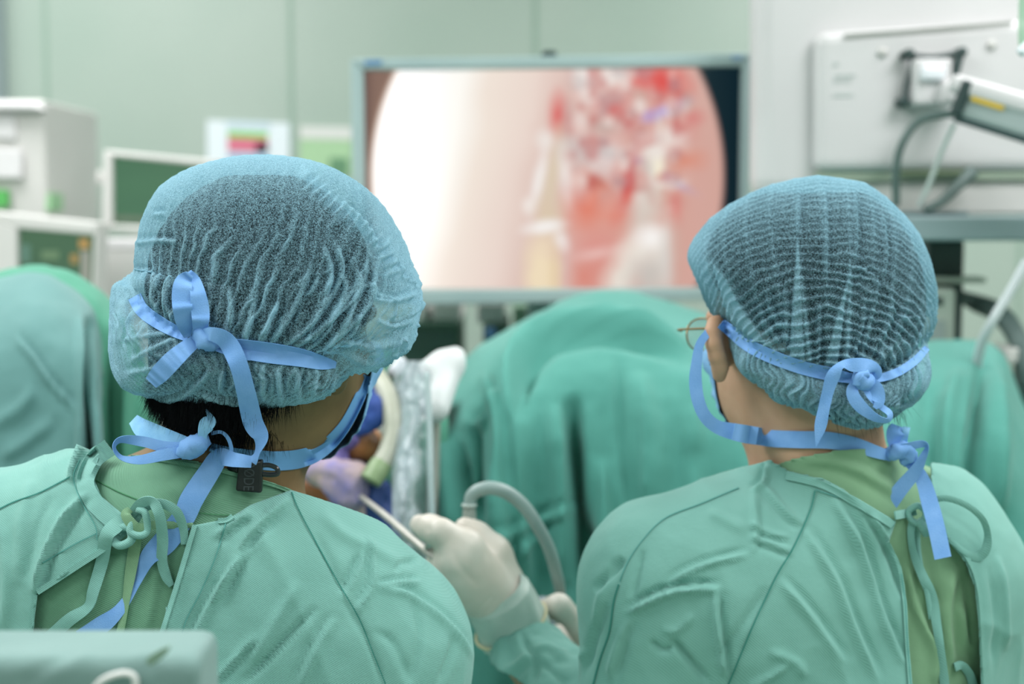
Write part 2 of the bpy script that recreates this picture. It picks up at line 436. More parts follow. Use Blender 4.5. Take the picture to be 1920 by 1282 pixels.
for i, (x, y) in enumerate(LIGHT_SPOTS):
    r = root('ceiling_light', 'square recessed ceiling light in the operating room ceiling', 'light', (x, y, 2.96), 'square ceiling lights')
    fr = [box((x + a * .6, y, 2.98), (.04, 1.24, .04)) for a in (-1, 1)] + [box((x, y + a * .6, 2.98), (1.24, .04, .04)) for a in (-1, 1)]
    obj('frame', *join(fr), M_white, r, smooth=False)
    obj('diffuser', *box((x, y, 2.985), (1.16, 1.16, .01)), M_ceil, r, smooth=False)

def vnormals(V, F):
    N = np.zeros_like(V); a = V[F[:, 0]]; n = np.cross(V[F[:, 2]] - a, V[F[:, 3]] - V[F[:, 1]])
    for k in range(4): np.add.at(N, F[:, k], n)
    return N / (np.linalg.norm(N, axis=1)[:, None] + 1e-12)

# ------------------------------------------------------------------ big endoscopy monitor
DM = 2.5
def curve_y(pts): return lambda x: np.interp(x, [p[0] for p in pts], [p[1] for p in pts])
def pic():
    nx, ny = 260, 156
    X, Y = np.meshgrid(np.linspace(680, 1392, nx), np.linspace(127, 541, ny), indexing='ij')
    def c(h): return np.array(srgb(h)[:3])
    wob = n2(X, Y, .012, 5) * 14
    u = (X - 1027) / 329; v = (Y - 330) / 385; rr = np.sqrt(u * u + v * v)
    edge = np.clip((1.0 - rr) / .035 + .5, 0, 1)[..., None]
    def lin(x, xs, cs):
        A = np.array([c(h) for h in cs]); return np.stack([np.interp(x, xs, A[:, k]) for k in range(3)], -1)
    base = lin(X + (Y - 330) * .25 + wob, [690, 820, 880, 960, 1020, 1090, 1180, 1350],
               ['#ffffff', '#fffdf6', '#f3e6da', '#ecd9cf', '#e0c6bc', '#dcbdb5', '#dcb8ae', '#d3a79c'])
    out = lin(X, [680, 705, 1300, 1330, 1392], ['#6b5751', '#8a7064', '#3c4a4c', '#1b2e35', '#0e232c'])
    def blob(x, y, rx, ry, ang, h, al, soft=.5):
        soft = min(.95, soft + .3)
        nonlocal base
        a = math.radians(ang); dx, dy = X - x, Y - y
        p = (dx * math.cos(a) + dy * math.sin(a)) / rx; q = (-dx * math.sin(a) + dy * math.cos(a)) / ry
        d = np.sqrt(p * p + q * q) + n2(X, Y, .05, x) * .12
        k = (np.clip((1 + soft - d) / (2 * soft), 0, 1) * al)[..., None]; base = base * (1 - k) + c(h) * k
    B = [(1190, 400, 80, 170, 8, '#d99a8c', .8), (1150, 230, 90, 100, 0, '#dcb4ac', .8), (1270, 330, 70, 120, 0, '#d6a79b', .7),
         (1047, 215, 14, 32, 0, '#dd5f5c', .9), (1240, 150, 45, 30, 25, '#df5450', .95), (1205, 140, 25, 22, 0, '#e06a66', .8),
         (1150, 205, 22, 24, 20, '#cf6a68', .8), (1180, 225, 14, 20, 0, '#c96f70', .7), (1120, 190, 14, 14, 0, '#d98d89', .6),
         (1172, 355, 13, 48, 18, '#d84a46', 1.), (1100, 385, 34, 45, 0, '#e28570', .95), (1150, 380, 20, 34, 0, '#e49481', .8),
         (1120, 340, 26, 12, 0, '#c06a5c', .8), (1120, 470, 40, 30, 0, '#dd8f86', .8), (1140, 520, 40, 30, 0, '#db8b80', .7),
         (1095, 520, 20, 26, 0, '#da8576', .8), (1120, 475, 34, 9, -12, '#eac4bd', .8), (1290, 300, 28, 16, 0, '#dc8d76', .9),
         (1268, 392, 10, 26, 0, '#e0827b', .8), (1275, 240, 26, 24, 0, '#d8928c', .7), (1300, 220, 16, 14, 0, '#d67f7c', .7),
         (1095, 150, 16, 30, -15, '#f2ece8', .9), (1145, 145, 34, 14, -20, '#efe4dd', .9), (1110, 175, 12, 18, 20, '#e9d8d0', .9),
         (1205, 180, 18, 10, 30, '#cdb0a5', .8), (1135, 235, 26, 14, 0, '#b9aca4', .6), (1110, 290, 30, 22, 0, '#cfc7c4', .7),
         (1140, 300, 22, 26, 30, '#e4d6d3', .8), (1080, 275, 18, 18, 0, '#c8c4c2', .7), (1150, 330, 20, 12, 40, '#d8c8c4', .7),
         (1205, 255, 14, 24, 30, '#ba6f70', .7), (1200, 300, 9, 8, 0, '#8d7bb0', .7), (1222, 218, 12, 10, 0, '#b6a0d6', .9),
         (1250, 206, 34, 9, -22, '#b9a9dc', .95), (1262, 340, 36, 7, 28, '#b8abcc', .8), (1290, 190, 10, 14, 0, '#bfb2a6', .6),
         (1035, 330, 13, 68, 10, '#dccdb4', .9), (1010, 340, 9, 50, 12, '#f6f2ee', .9), (1022, 262, 14, 16, 0, '#f1ece6', .8),
         (1060, 330, 10, 40, -6, '#f3ede8', .8), (1055, 280, 10, 20, 0, '#dfd6ce', .7), (990, 385, 9, 12, 0, '#f5eee8', .8),
         (1030, 410, 22, 34, 0, '#dccaae', .8), (1015, 520, 30, 74, 0, '#f2e0bf', .95, .2), (1040, 520, 10, 60, 0, '#e6cfa6', .6), (1020, 425, 34, 11, -8, '#f7f3f0', .95, .3),
         (1052, 450, 10, 18, -25, '#f4eeea', .8), (1222, 330, 22, 80, 6, '#dbd2c6', .95, .3), (1232, 290, 12, 46, 6, '#f0eade', .8),
         (1205, 400, 18, 60, 12, '#d8cec4', .8), (1238, 260, 16, 18, 0, '#e5dcd2', .8), (1166, 520, 26, 52, 24, '#e9e2d7', .95, .4), (1238, 480, 24, 60, 4, '#e3dbd2', .9, .4), (1205, 470, 34, 30, 0, '#efe9df', .9, .5),
         (1222, 445, 24, 18, 0, '#fbf9f6', .9), (1218, 520, 34, 36, 6, '#c9c3bc', .9, .4), (1250, 480, 12, 40, 0, '#d8d2cc', .8),
         (1270, 470, 12, 60, 0, '#cfa79b', .7), (1310, 400, 20, 100, 0, '#d6a99f', .5), (1235, 320, 6, 20, 0, '#fff5d8', .8), (1065, 220, 10, 30, 0, '#c9a9a4', .6)]
    for b in B: blob(*b)
    tis = np.clip((X - 1050) / 40, 0, 1) * np.clip((1300 - X) / 30, 0, 1) * np.clip((400 - Y) / 60, 0, 1)
    for sc_, hh, am in ((.035, '#efe6e0', .6), (.045, '#c2605e', .5), (.038, '#a9a3a6', .35), (.05, '#e8c4bb', .4)):
        k = (np.clip(n2(X, Y, sc_, am * 40) * 3 - .5, 0, 1) * tis * am)[..., None]; base = base * (1 - k) + c(hh) * k
    glow = np.exp(-((X - 760) / 70) ** 2 - ((Y - 330) / 320) ** 2)[..., None] * .25
    colr = (base + glow) * edge + out * (1 - edge)
    rim = np.exp(-((rr - 1.0) / .02) ** 2)[..., None] * (X < 800)[..., None] * .25
    colr = colr + rim * c('#f0c9a0')
    V = WA(X, Y, DM + .012); V = V.reshape(-1, 3)
    return V, grid_faces(nx, ny), np.concatenate([colr.reshape(-1, 3), np.ones((nx * ny, 1))], 1)
mon = root('endoscopy_monitor', 'large silver-framed screen showing a bright circular endoscope picture of pink tissue and two instruments', 'monitor', W(1035, 575, DM + .05))
M_screen = bpy.data.materials.new('endoscope_picture'); M_screen.use_nodes = True; _nt = M_screen.node_tree; _nt.nodes.clear()
_o = nd(M_screen, 'ShaderNodeOutputMaterial'); _e = nd(M_screen, 'ShaderNodeEmission'); _a = nd(M_screen, 'ShaderNodeAttribute'); _a.attribute_name = 'picture'
_e.inputs[1].default_value = .93
lk(M_screen, _a.outputs['Color'], _e.inputs[0]); lk(M_screen, _e.outputs[0], _o.inputs[0])
V, F, C = pic()
obj('screen', V, F, M_screen, mon, attrs={'picture': C})
def quad_bar(p, d0, d1):      # bar whose front outline is the four pixel corners
    A = [W(x, y, d0) for x, y in p] + [W(x, y, d0) + np.array([0, d1 - d0, 0]) for x, y in p]
    return np.array(A), [(3, 2, 1, 0), (4, 5, 6, 7), (0, 1, 5, 4), (1, 2, 6, 5), (2, 3, 7, 6), (3, 0, 4, 7)]
o4 = [(657, 110), (1409, 99), (1402, 562), (663, 574)]; i4 = [(681, 131), (1392, 124), (1387, 538), (684, 545)]
fr = [quad_bar([o4[k], o4[(k + 1) % 4], i4[(k + 1) % 4], i4[k]], DM - .012, DM + .05) for k in range(4)]
obj('bezel', *join(fr), M_bezel, mon, smooth=False, bevel=.004)
obj('rear_housing', *join([quad_bar(o4, DM + .03, DM + .07), quad_bar([(760, 180), (1300, 180), (1300, 520), (760, 520)], DM + .07, DM + .12)]), M_bezel, mon, smooth=False, bevel=.01)
obj('badge', *quad_bar([(683, 113), (716, 112), (716, 121), (683, 122)], DM - .014, DM - .011), M_blueb, mon, smooth=False)
obj('badge', *quad_bar([(1372, 103), (1392, 103), (1392, 112), (1372, 112)], DM - .014, DM - .011), mat('pale_badge', '#7f9db8', .4), mon, smooth=False)
obj('camera_bump', *quad_bar([(1018, 94), (1042, 94), (1046, 104), (1014, 104)], DM - .01, DM + .03), M_dark, mon, smooth=False, bevel=.004)
c = W(1035, 560, DM + .1)
obj('stand_column', *box((c[0], c[1] + .02, (c[2] + .1 + 1.257) / 2), (.09, .05, c[2] + .1 - 1.257)), M_bezel, mon, smooth=False, bevel=.01)

# ------------------------------------------------------------------ endoscopy tower under the screen
y0 = 2.62
ct = root('equipment_cart', 'pale green equipment trolley holding dark devices below the big screen', 'cart', (.05, y0 + .2, 0))
zt = W(900, 566, 2.7)[2]
for sx in (-.34, .0, .42):
    obj('post', *box((.03 + sx, y0 + .08, .62), (.045, .05, 1.24)), mat('cart_post', '#87a98c', .5), ct, smooth=False, bevel=.005)
for z in (.12, .62, 1.0, 1.24):
    obj('shelf', *box((.06, y0 + .2, z), (.86, .42, .03)), M_white2, ct, smooth=False, bevel=.006)
for sx in (-.34, .42):
    for sy in (.05, .36):
        obj('caster', *tube([(.03 + sx - .02, y0 + sy, .052), (.03 + sx + .02, y0 + sy, .052)], .05, 2, 20, raw=True), M_dark, ct)
def device(name, label, cat, x0, y0_, x1, y1, d, dep, m, group=None, zmin=None):
    c, s = pbox(x0, y0_, x1, y1, d, dep)
    r = root(name, label, cat, (c[0], c[1], c[2] - s[2] / 2), group)
    obj('housing', *box(c, s), m, r, smooth=False, bevel=.008)
    return r, c, s
M_dev = noisy(mat('dark_green_device', '#3f5f50', .45), '#3b5a4b', '#456656', 4, 2)
zs = 1.255
def on_shelf(name, label, cat, xa, xb, d, h, dep, m):
    xa = W(xa, 600, d)[0]; xb = W(xb, 600, d)[0]
    c = ((xa + xb) / 2, d + dep / 2, zs + h / 2); s = (xb - xa, dep, h)
    r = root(name, label, cat, (c[0], c[1], zs)); obj('housing', *box(c, s), m, r, smooth=False, bevel=.006)
    return r, c, s
r, c, s = on_shelf('light_source', 'dark green boxy device left of the trolley post, half behind the blue cap', 'medical device', 730, 862, 2.64, .172, .3, M_dev)
obj('front_panel', *box((c[0], c[1] - s[1] / 2 - .004, zs + .09), (s[0] * .85, .006, .13)), mat('panel_dark', '#35524a', .3), r, smooth=False)
obj('handle', *box((c[0] + .03, c[1] - s[1] / 2 - .012, zs + .03), (.07, .01, .012)), M_greyp, r, smooth=False)
r, c, s = on_shelf('video_processor', 'dark device right of the trolley post below the screen', 'medical device', 905, 955, 2.64, .168, .3, M_dev)
obj('knob', *tube([(c[0] - .01, c[1] - s[1] / 2 - .014, zs + .15), (c[0] - .01, c[1] - s[1] / 2, zs + .15)], .012, 2, 20, raw=True), M_blueb, r)
r, c, s = on_shelf('printer', 'dark green device beside the pale panel under the screen', 'medical device', 962, 1012, 2.64, .20, .3, mat('mid_green_device', '#7d9d84', .5))
obj('front_panel', *box((c[0] + .01, c[1] - s[1] / 2 - .003, zs + .11), (.02, .006, .2)), M_white2, r, smooth=False)
for (xa, xb, lab) in ((783, 800, 'narrow white box on top of the dark device by the blue cap'), (808, 863, 'wide white box on top of the dark device'), (893, 948, 'white box above the right-hand dark device')):
    a = W(xa, 570, 2.62); b = W(xb, 597, 2.62)
    base = 1.255 + (.172 if xb < 880 else .168)
    h = a[2] - base
    t = obj('device_box', *box(((a[0] + b[0]) / 2, 2.62 + .14, base + h / 2), (b[0] - a[0], .22, h)), M_white2, None, smooth=False, bevel=.006)
    tag(t, lab, 'medical device')

# ------------------------------------------------------------------ screens and machine on the left
def monitor(name, label, corners, scr, d, mscr, mh, legs=True, extra=None):
    pts = [W(x, y, d) for x, y in corners]
    cx = sum(p[0] for p in pts) / 4; zb = min(p[2] for p in pts)
    r = root(name, label, 'monitor', (cx, d + .05, zb))
    obj('housing', *join([quad_bar([corners[k], corners[(k + 1) % 4], scr[(k + 1) % 4], scr[k]], d - .015, d + .06) for k in range(4)] + [quad_bar(corners, d + .02, d + .08)]), mh, r, smooth=False, bevel=.006)
    V, F = quad_bar(scr, d, d + .021); obj('screen', V, F, mscr, r, smooth=False)
    return r, cx, zb
def scrmat(name, c1, c2, e=.35):
    m = mat(name, c1, .12, spec=.5); b = m.node_tree.nodes['Principled BSDF']
    tc = nd(m, 'ShaderNodeTexCoord'); g = nd(m, 'ShaderNodeTexNoise'); g.inputs['Scale'].default_value = 4
    mp = nd(m, 'ShaderNodeMapping'); mp.inputs['Scale'].default_value = (1, 1, 5)
    lk(m, tc.outputs['Object'], mp.inputs[0]); lk(m, mp.outputs[0], g.inputs[0])
    x = nd(m, 'ShaderNodeMixRGB'); x.inputs[1].default_value = srgb(c1); x.inputs[2].default_value = srgb(c2); lk(m, g.outputs['Fac'], x.inputs[0])
    b.inputs['Base Color'].default_value = (.01, .02, .015, 1)
    lk(m, x.outputs[0], b.inputs['Emission Color']); b.inputs['Emission Strength'].default_value = e; return m
M_s1 = scrmat('dim_green_screen', '#4b7259', '#54805f', .8); M_s2 = scrmat('dim_dark_screen', '#47644f', '#577a5c', .8)
DL = 3.0
r, cx, zb = monitor('patient_monitor', 'white-framed monitor with a dim green screen left of the left surgeon\'s blue cap', [(194, 281), (404, 300), (404, 445), (190, 428)], [(210, 293), (392, 312), (392, 428), (210, 421)], DL, M_s1, M_white2)
obj('side_button_strip', *quad_bar([(180, 320), (193, 320), (193, 345), (180, 345)], DL, DL + .05), M_white2, r, smooth=False, bevel=.004)
obj('status_line', *quad_bar([(213, 404), (385, 412), (385, 420), (213, 413)], DL - .002, DL - .0005), mat('status_line', '#5f6a5a', .4), r, smooth=False)
r1 = r
lower = device('anesthesia_module', 'white cabinet module under the upper left monitor beside the cap', 'medical device', 178, 447, 330, 760, DL - .02, .35, M_white2)
obj('top_lip', *quad_bar([(176, 448), (332, 448), (332, 470), (176, 466)], DL - .035, DL - .015), M_white, lower[0], smooth=False, bevel=.004)
obj('socket', *quad_bar([(240, 487), (252, 487), (252, 497), (240, 497)], DL - .028, DL - .018), M_dark, lower[0], smooth=False)
c_, s_ = lower[1], lower[2]
obj('cabinet_base', *box((c_[0], c_[1], (c_[2] - s_[2] / 2) / 2 + .03), (s_[0], s_[1], c_[2] - s_[2] / 2 - .06 + .0)), M_white2, lower[0], smooth=False, bevel=.01)
for sx in (-.07, .07):
    obj('foot', *box((c_[0] + sx, c_[1], .015), (.03, .3, .05)), M_dark, lower[0], smooth=False)
DK = 2.75
r, cx, zb = monitor('patient_monitor', 'low white-framed monitor with orange figures at its screen edge, above the pale drape', [(-60, 392), (184, 418), (178, 560), (-60, 560)], [(32, 428), (176, 440), (172, 548), (32, 548)], DK, M_s2, M_white2)
for (x0, y0_, x1, y1, h, e) in ((148, 448, 166, 466, '#c09a55', 1), (152, 470, 168, 530, '#a3a69a', 1), (132, 476, 146, 494, '#a98f52', 1), (40, 458, 56, 492, '#5f8a78', 1), (78, 470, 110, 486, '#6d9069', 1)):
    obj('readout', *quad_bar([(x0, y0_), (x1, y0_), (x1, y1), (x0, y1)], DK - .002, DK - .0005), mat('readout', '#101010', .4, emit=(h, .8)), r, smooth=False)
t = tag(obj('instrument_stand', *join([box((cx + .02, DK + .08, zb / 2), (.05, .05, zb)), box((cx + .02, DK + .05, .03), (.26, .3, .05))]), M_white2, None, smooth=False, bevel=.008), 'white stand carrying the low left monitor, behind the pale drape', 'stand')
m_, c_, s_ = device('anesthesia_machine', 'tall white blurred machine with a green tank label at the left edge of the picture', 'medical device', -140, 188, 86, 420, 3.1, .4, M_white2)
obj('drawer_front', *quad_bar([(-100, 200), (28, 214), (28, 262), (-100, 255)], 3.085, 3.1), M_white, m_, smooth=False, bevel=.004)
obj('drawer_front', *quad_bar([(-100, 272), (40, 280), (40, 335), (-100, 335)], 3.085, 3.1), M_white, m_, smooth=False, bevel=.004)
obj('top_cover', *quad_bar([(-140, 184), (60, 192), (86, 206), (-140, 206)], 3.06, 3.1), M_white, m_, smooth=False, bevel=.006)
obj('green_tank_label', *quad_bar([(-20, 354), (14, 356), (14, 388), (-20, 388)], 3.085, 3.1), mat('green_label', '#4fa452', .5), m_, smooth=False)
obj('indicator', *quad_bar([(84, 362), (94, 362), (94, 395), (84, 395)], 3.11, 3.2), mat('pale_green_tube', '#9ccb9b', .4), m_, smooth=False)
zb = c_[2] - s_[2] / 2
obj('cabinet_base', *box((c_[0], c_[1], zb / 2), (s_[0] * .9, s_[1], zb)), M_white2, m_, smooth=False, bevel=.01)

# wall papers
def paper(name, label, cat, p, m, parts=()):
    dw = RY1 - .004; A = []
    def onwall(q, y): 
        out = []
        for x, yy in q:
            w = W(x, yy, 1.0) - CAM; out.append(CAM + w * (y - CAM[1]) / w[1])
        return np.array(out)
    f = onwall(p, dw); b = f + np.array([0, .004, 0])
    V = np.vstack([f, b]); F = [(3, 2, 1, 0), (4, 5, 6, 7), (0, 1, 5, 4), (1, 2, 6, 5), (2, 3, 7, 6), (3, 0, 4, 7)]
    r = root(name, label, cat, tuple(V.mean(0)))
    obj('sheet', V, F, m, r, smooth=False)
    for nm, q, mm_ in parts:
        f = onwall(q, dw - .002); b = f + np.array([0, .0019, 0])
        obj(nm, np.vstack([f, b]), F, mm_, r, smooth=False)
paper('wall_notice', 'white notice with green, red and magenta bands on the wall above the left cap', 'poster',
      [(388, 225), (543, 231), (543, 330), (388, 326)], mat('notice_paper', '#dbe3e8', .7),
      [('header_band', [(424, 227), (506, 229), (506, 243), (424, 241)], mat('header_band', '#c2d2dc', .7)),
       ('green_band', [(427, 246), (502, 249), (502, 260), (427, 257)], mat('green_band', '#77c257', .7)),
       ('red_band', [(427, 257), (502, 260), (502, 286), (427, 284)], mat('red_band', '#cf7086', .7)),
       ('magenta_patch', [(480, 268), (502, 269), (502, 286), (480, 286)], mat('magenta_patch', '#dd55a4', .7)),
       ('blue_band', [(427, 288), (502, 291), (502, 300), (427, 298)], mat('blue_band', '#8fb6d6', .7))])
paper('wall_notice', 'green sheet with a pale header strip on the wall left of the big screen', 'poster',
      [(562, 236), (660, 238), (660, 330), (562, 330)], mat('green_sheet', '#a3c59c', .7),
      [('header_band', [(562, 236), (660, 238), (660, 262), (562, 260)], mat('pale_header', '#d2d3cf', .7)),
       ('dark_patch', [(618, 296), (652, 296), (652, 328), (618, 328)], mat('dark_patch', '#5f8a68', .7))])

# ------------------------------------------------------------------ white monitor seen from behind, on an arm, upper right
DR = 2.3
wm = root('wall_display', 'huge white screen seen from behind at upper right, hung on a bracket arm', 'monitor', W(1700, 330, DR))
def rquad(p, d0, d1, m, name, parent, bev=.02):
    return obj(name, *quad_bar(p, d0, d1), m, parent, smooth=False, bevel=bev)
rquad([(1414, -60), (2080, -90), (2080, 372), (1414, 372)], DR, DR + .07, M_white, 'rear_cover', wm, .03)
rquad([(1530, 60), (2060, 28), (2060, 318), (1530, 322)], DR - .035, DR + .01, M_white, 'raised_panel', wm, .018)
rquad([(1583, 64), (1898, 40), (1898, 46), (1583, 71)], DR - .038, DR - .033, mat('vent_slot', '#8d938b', .6), 'vent_slot', wm, 0)
rquad([(1532, 322), (2060, 316), (2060, 336), (1532, 340)], DR - .02, DR + .01, mat('lower_edge', '#98a795', .5), 'lower_edge', wm, .002)
rquad([(1690, 320), (1828, 318), (1828, 328), (1690, 330)], DR - .03, DR - .0, mat('port_recess', '#75866a', .5), 'port_recess', wm, .002)
rquad([(1532, 338), (2060, 334), (2060, 400), (1532, 405)], DR - .008, DR + .03, M_white2, 'lower_panel', wm, .006)
for (x, y) in ((1655, 98), (1860, 84)):
    a = W(x, y, DR - .04); obj('screw', *tube([a, a + np.array([0, .006, 0])], .008, 2, 16, raw=True), M_white2, wm)
for j, (x0, y0_, x1, y1) in enumerate(((1562, 118, 1572, 124), (1566, 140, 1604, 145), (1562, 149, 1596, 153), (1562, 176, 1600, 181))):
    rquad([(x0, y0_), (x1, y0_ - 1), (x1, y1 - 1), (x0, y1)], DR - .0365, DR - .034, mat('small_print', '#b4bcba', .6), 'label_line', wm, 0)
br = root('mount_bracket', 'dark four-armed mounting bracket on the back of the white screen', 'bracket', W(1752, 150, DR - .05))
DB = DR - .06
def bar(pts, w, d, name, par, m):
    V, F = tube([W(x, y, d) for x, y in pts], w, 12, 8); return obj(name, V, F, m, par)
bar([(1703, 103), (1752, 107), (1808, 97)], .0045, DB, 'cross_bar', br, M_dark)
bar([(1712, 103), (1708, 130), (1700, 158), (1697, 188)], .0045, DB, 'arm', br, M_dark)
bar([(1800, 98), (1792, 130), (1782, 162)], .008, DB, 'arm', br, M_dark)
for x, y in ((1706, 100), (1805, 97), (1697, 190), (1780, 163)):
    a = W(x, y, DB - .01); obj('bolt', *tube([a, a + np.array([0, .04, 0])], .008, 2, 14, raw=True), M_dark, br)
c, s = pbox(1714, 110, 1786, 196, DB - .02, .045)
obj('mount_plate', *box(c, s), M_white, br, smooth=False, bevel=.006)
c, s = pbox(1730, 122, 1775, 150, DB - .035, .02)
obj('plate_cap', *box(c, s), mat('bright_plastic', '#eef0f6', .25), br, smooth=False, bevel=.006)
arm = root('support_arm', 'grey and white support arm with a yellow label reaching in from the right edge', 'arm', W(1900, 215, DR - .15))
def prism(p, q, hh, hw, m, name, par, bev=.01):      # long bar from p to q
    p = np.array(p); q = np.array(q); t = (q - p) / np.linalg.norm(q - p); side = np.cross(t, [0, 0, 1.]); side /= np.linalg.norm(side); up = np.cross(side, t)
    V = [b + side * hw * sx + up * hh * sy for b in (p, q) for sx, sy in ((-1, -1), (1, -1), (1, 1), (-1, 1))]
    return obj(name, np.array(V), [(0, 1, 2, 3), (7, 6, 5, 4), (0, 4, 5, 1), (1, 5, 6, 2), (2, 6, 7, 3), (3, 7, 4, 0)], m, par, smooth=False, bevel=bev)
p = W(1800, 184, DR - .16); q = W(2150, 290, DR - .30)
prism(p, q, .028, .03, mat('grey_arm', '#9dabaa', .4), 'arm_body', arm)
prism(p + [-.01, 0, .022], q + [0, 0, .022], .014, .032, M_white, 'arm_cover', arm)
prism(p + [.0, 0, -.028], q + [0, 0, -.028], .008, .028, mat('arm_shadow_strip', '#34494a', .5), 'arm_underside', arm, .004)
a = W(1806, 188, DR - .20)
prism(W(1797, 182, DR - .175), W(1818, 189, DR - .182), .027, .024, M_dark, 'arm_collar', arm, .004)
prism(W(1824, 178, DR - .204), W(1884, 197, DR - .227), .0080, .0012, M_yellow, 'yellow_label', arm, 0)
c, s = pbox(1768, 150, 1815, 196, DR - .11, .06)
obj('swivel_joint', *box(c, s), M_white, arm, smooth=False, bevel=.012)
tag(obj('power_cable', *tube([W(1810, 214, DR - .13), W(1770, 214, DR - .12), W(1725, 225, DR - .1), W(1695, 262, DR - .09), W(1681, 310, DR - .08), W(1680, 385, DR - .06)], .0065, 50), M_cable_d), 'grey cable looping down from the support arm behind the right cap', 'cable')
tag(obj('power_cable', *tube([W(1822, 323, DR - .04), W(1800, 345, DR - .06), W(1765, 378, DR - .08), W(1735, 392, DR - .09)], [.011, .009, .007, .006], 40), M_cable_d), 'short dark cable running from the white screen down to the grey shelf', 'cable')
tag(obj('drip_line', *tube([W(1790, 230, DR - .12), W(1765, 285, DR - .1), W(1742, 345, DR - .09), W(1722, 388, DR - .07)], .004, 40), mat('pale_tube', '#cdd6d4', .3)), 'thin pale tube hanging in front of the white screen', 'tube')
# shelf, post and devices under it
sh = root('pendant_shelf', 'grey equipment shelf on a dark post behind the right surgeon\'s head', 'shelf', (W(1790, 700, DR)[0], DR + .1, 0))
c, s = pbox(1690, 404, 2060, 452, DR - .1, .4)
obj('shelf_board', *box(c, s), M_greyp, sh, smooth=False, bevel=.006)
c, s = pbox(1690, 395, 1818, 405, DR - .06, .25)
obj('tray', *box(c, s), mat('tray_grey', '#6c8284', .5), sh, smooth=False, bevel=.004)
xx = W(1764, 500, DR + .1)[0]; ztop = W(1764, 452, DR)[2]
obj('post', *box((xx, DR + .1, ztop / 2), (.06, .06, ztop)), M_dark, sh, smooth=False, bevel=.006)
obj('base_plate', *box((xx, DR + .1, .03), (.22, .3, .05)), M_dark, sh, smooth=False, bevel=.006)
c, s = pbox(1735, 520, 1850, 531, DR + .02, .06)
obj('rail', *box(c, s), mat('rail_grey', '#9fab9f', .4), sh, smooth=False, bevel=.003)
pd = device('infusion_pump', 'pale grey pump unit beside the post just right of the right cap', 'medical device', 1718, 540, 1792, 690, DR - .0, .09, mat('pump_grey', '#aab6ab', .5))
rquad([(1752, 557), (1768, 557), (1768, 572), (1752, 572)], DR - .006, DR + .001, M_dark, 'display', pd[0], 0)
rquad([(1724, 600), (1772, 600), (1772, 680), (1724, 680)], DR - .006, DR + .001, mat('pump_panel', '#8e9c99', .5), 'front_panel', pd[0], 0)
tag(obj('breathing_hose', *tube([W(1800, 555, DR + .1), W(1830, 568, DR + .1), W(1865, 582, DR + .05), W(1890, 605, DR), W(1912, 645, DR - .03), W(1930, 700, DR - .05), W(1950, 900, DR - .05)], [.010, .016, .017, .016, .016, .016], 60), M_cable_d), 'dark corrugated hose curving down at the right edge above the green drape', 'hose')
tag(obj('infusion_tube', *tube([W(1925, 490, DR - .3), W(1895, 545, DR - .3), W(1862, 600, DR - .3), W(1840, 645, DR - .28), W(1830, 700, DR - .25)], .007, 40), mat('pale_violet_tube', '#bcc6c8', .35)), 'pale straight tube slanting down at the right edge in front of the dark hose', 'tube')
c, s = pbox(1888, 652, 2000, 682, DR - .05, .08)
rl = root('side_rail', 'pale horizontal rail with a dark post at the far right edge beyond the drape', 'rail', (c[0], c[1], 0))
obj('rail_bar', *box(c, s), M_white2, rl, smooth=False, bevel=.006)
c2 = W(1917, 700, DR - .0)
obj('rail_post', *box((c2[0], c2[1], (c[2] - s[2] / 2) / 2), (.02, .03, c[2] - s[2] / 2)), M_cable_d, rl, smooth=False)
# infusion bottle at the top right corner
bt = root('infusion_bottle', 'clear hanging bottle with a bright glint in the top right corner', 'bottle', W(1935, 40, 1.75))
prof = [(0, 96), (8, 95), (16, 88), (20, 70), (21, 20), (21, -60), (19, -90), (8, -110), (7, -130), (0, -131)]
prof = lerp_curve(prof, 40); a = np.linspace(0, 2 * np.pi, 32, endpoint=False); cb = W(1932, 0, 1.75)
V = np.stack([cb[0] + mm(np.abs(prof[:, 0]), 1.75)[None] * np.cos(a)[:, None], cb[1] + mm(np.abs(prof[:, 0]), 1.75)[None] * np.sin(a)[:, None], np.broadcast_to(cb[2] - mm(prof[:, 1], 1.75), (32, 40))], -1).reshape(-1, 3)
obj('bottle_body', V, grid_faces(32, 40, True), mat('clear_green_plastic', '#a9d3b4', .08, alpha=.6), bt)
a = W(1916, 96, 1.735); obj('spout', *tube([W(1927, 80, 1.74), W(1920, 92, 1.74), W(1912, 100, 1.74)], [.004, .007, .006], 10), mat('bright_spout', '#e8f1f6', .05), bt)
px_ = W(2120, 0, 1.70)
ivs = root('infusion_stand', 'thin steel infusion stand just outside the right edge', 'stand', (px_[0], px_[1], 0))
obj('pole', *tube([(px_[0], px_[1], .03), (px_[0], px_[1], 2.3)], .01, 2, 12, raw=True), M_steel, ivs)
obj('hook', *tube([(px_[0], px_[1], 2.29), (px_[0] - .02, px_[1], 2.3), (cb[0], cb[1], 2.25), (cb[0], cb[1], cb[2] + mm(130, 1.75) - .003)], .003, 24, 8), M_steel, ivs)
obj('foot', *join([box((px_[0], px_[1], .02), (.2, .04, .03)), box((px_[0], px_[1], .02), (.04, .2, .03))]), M_steel, ivs, smooth=False)

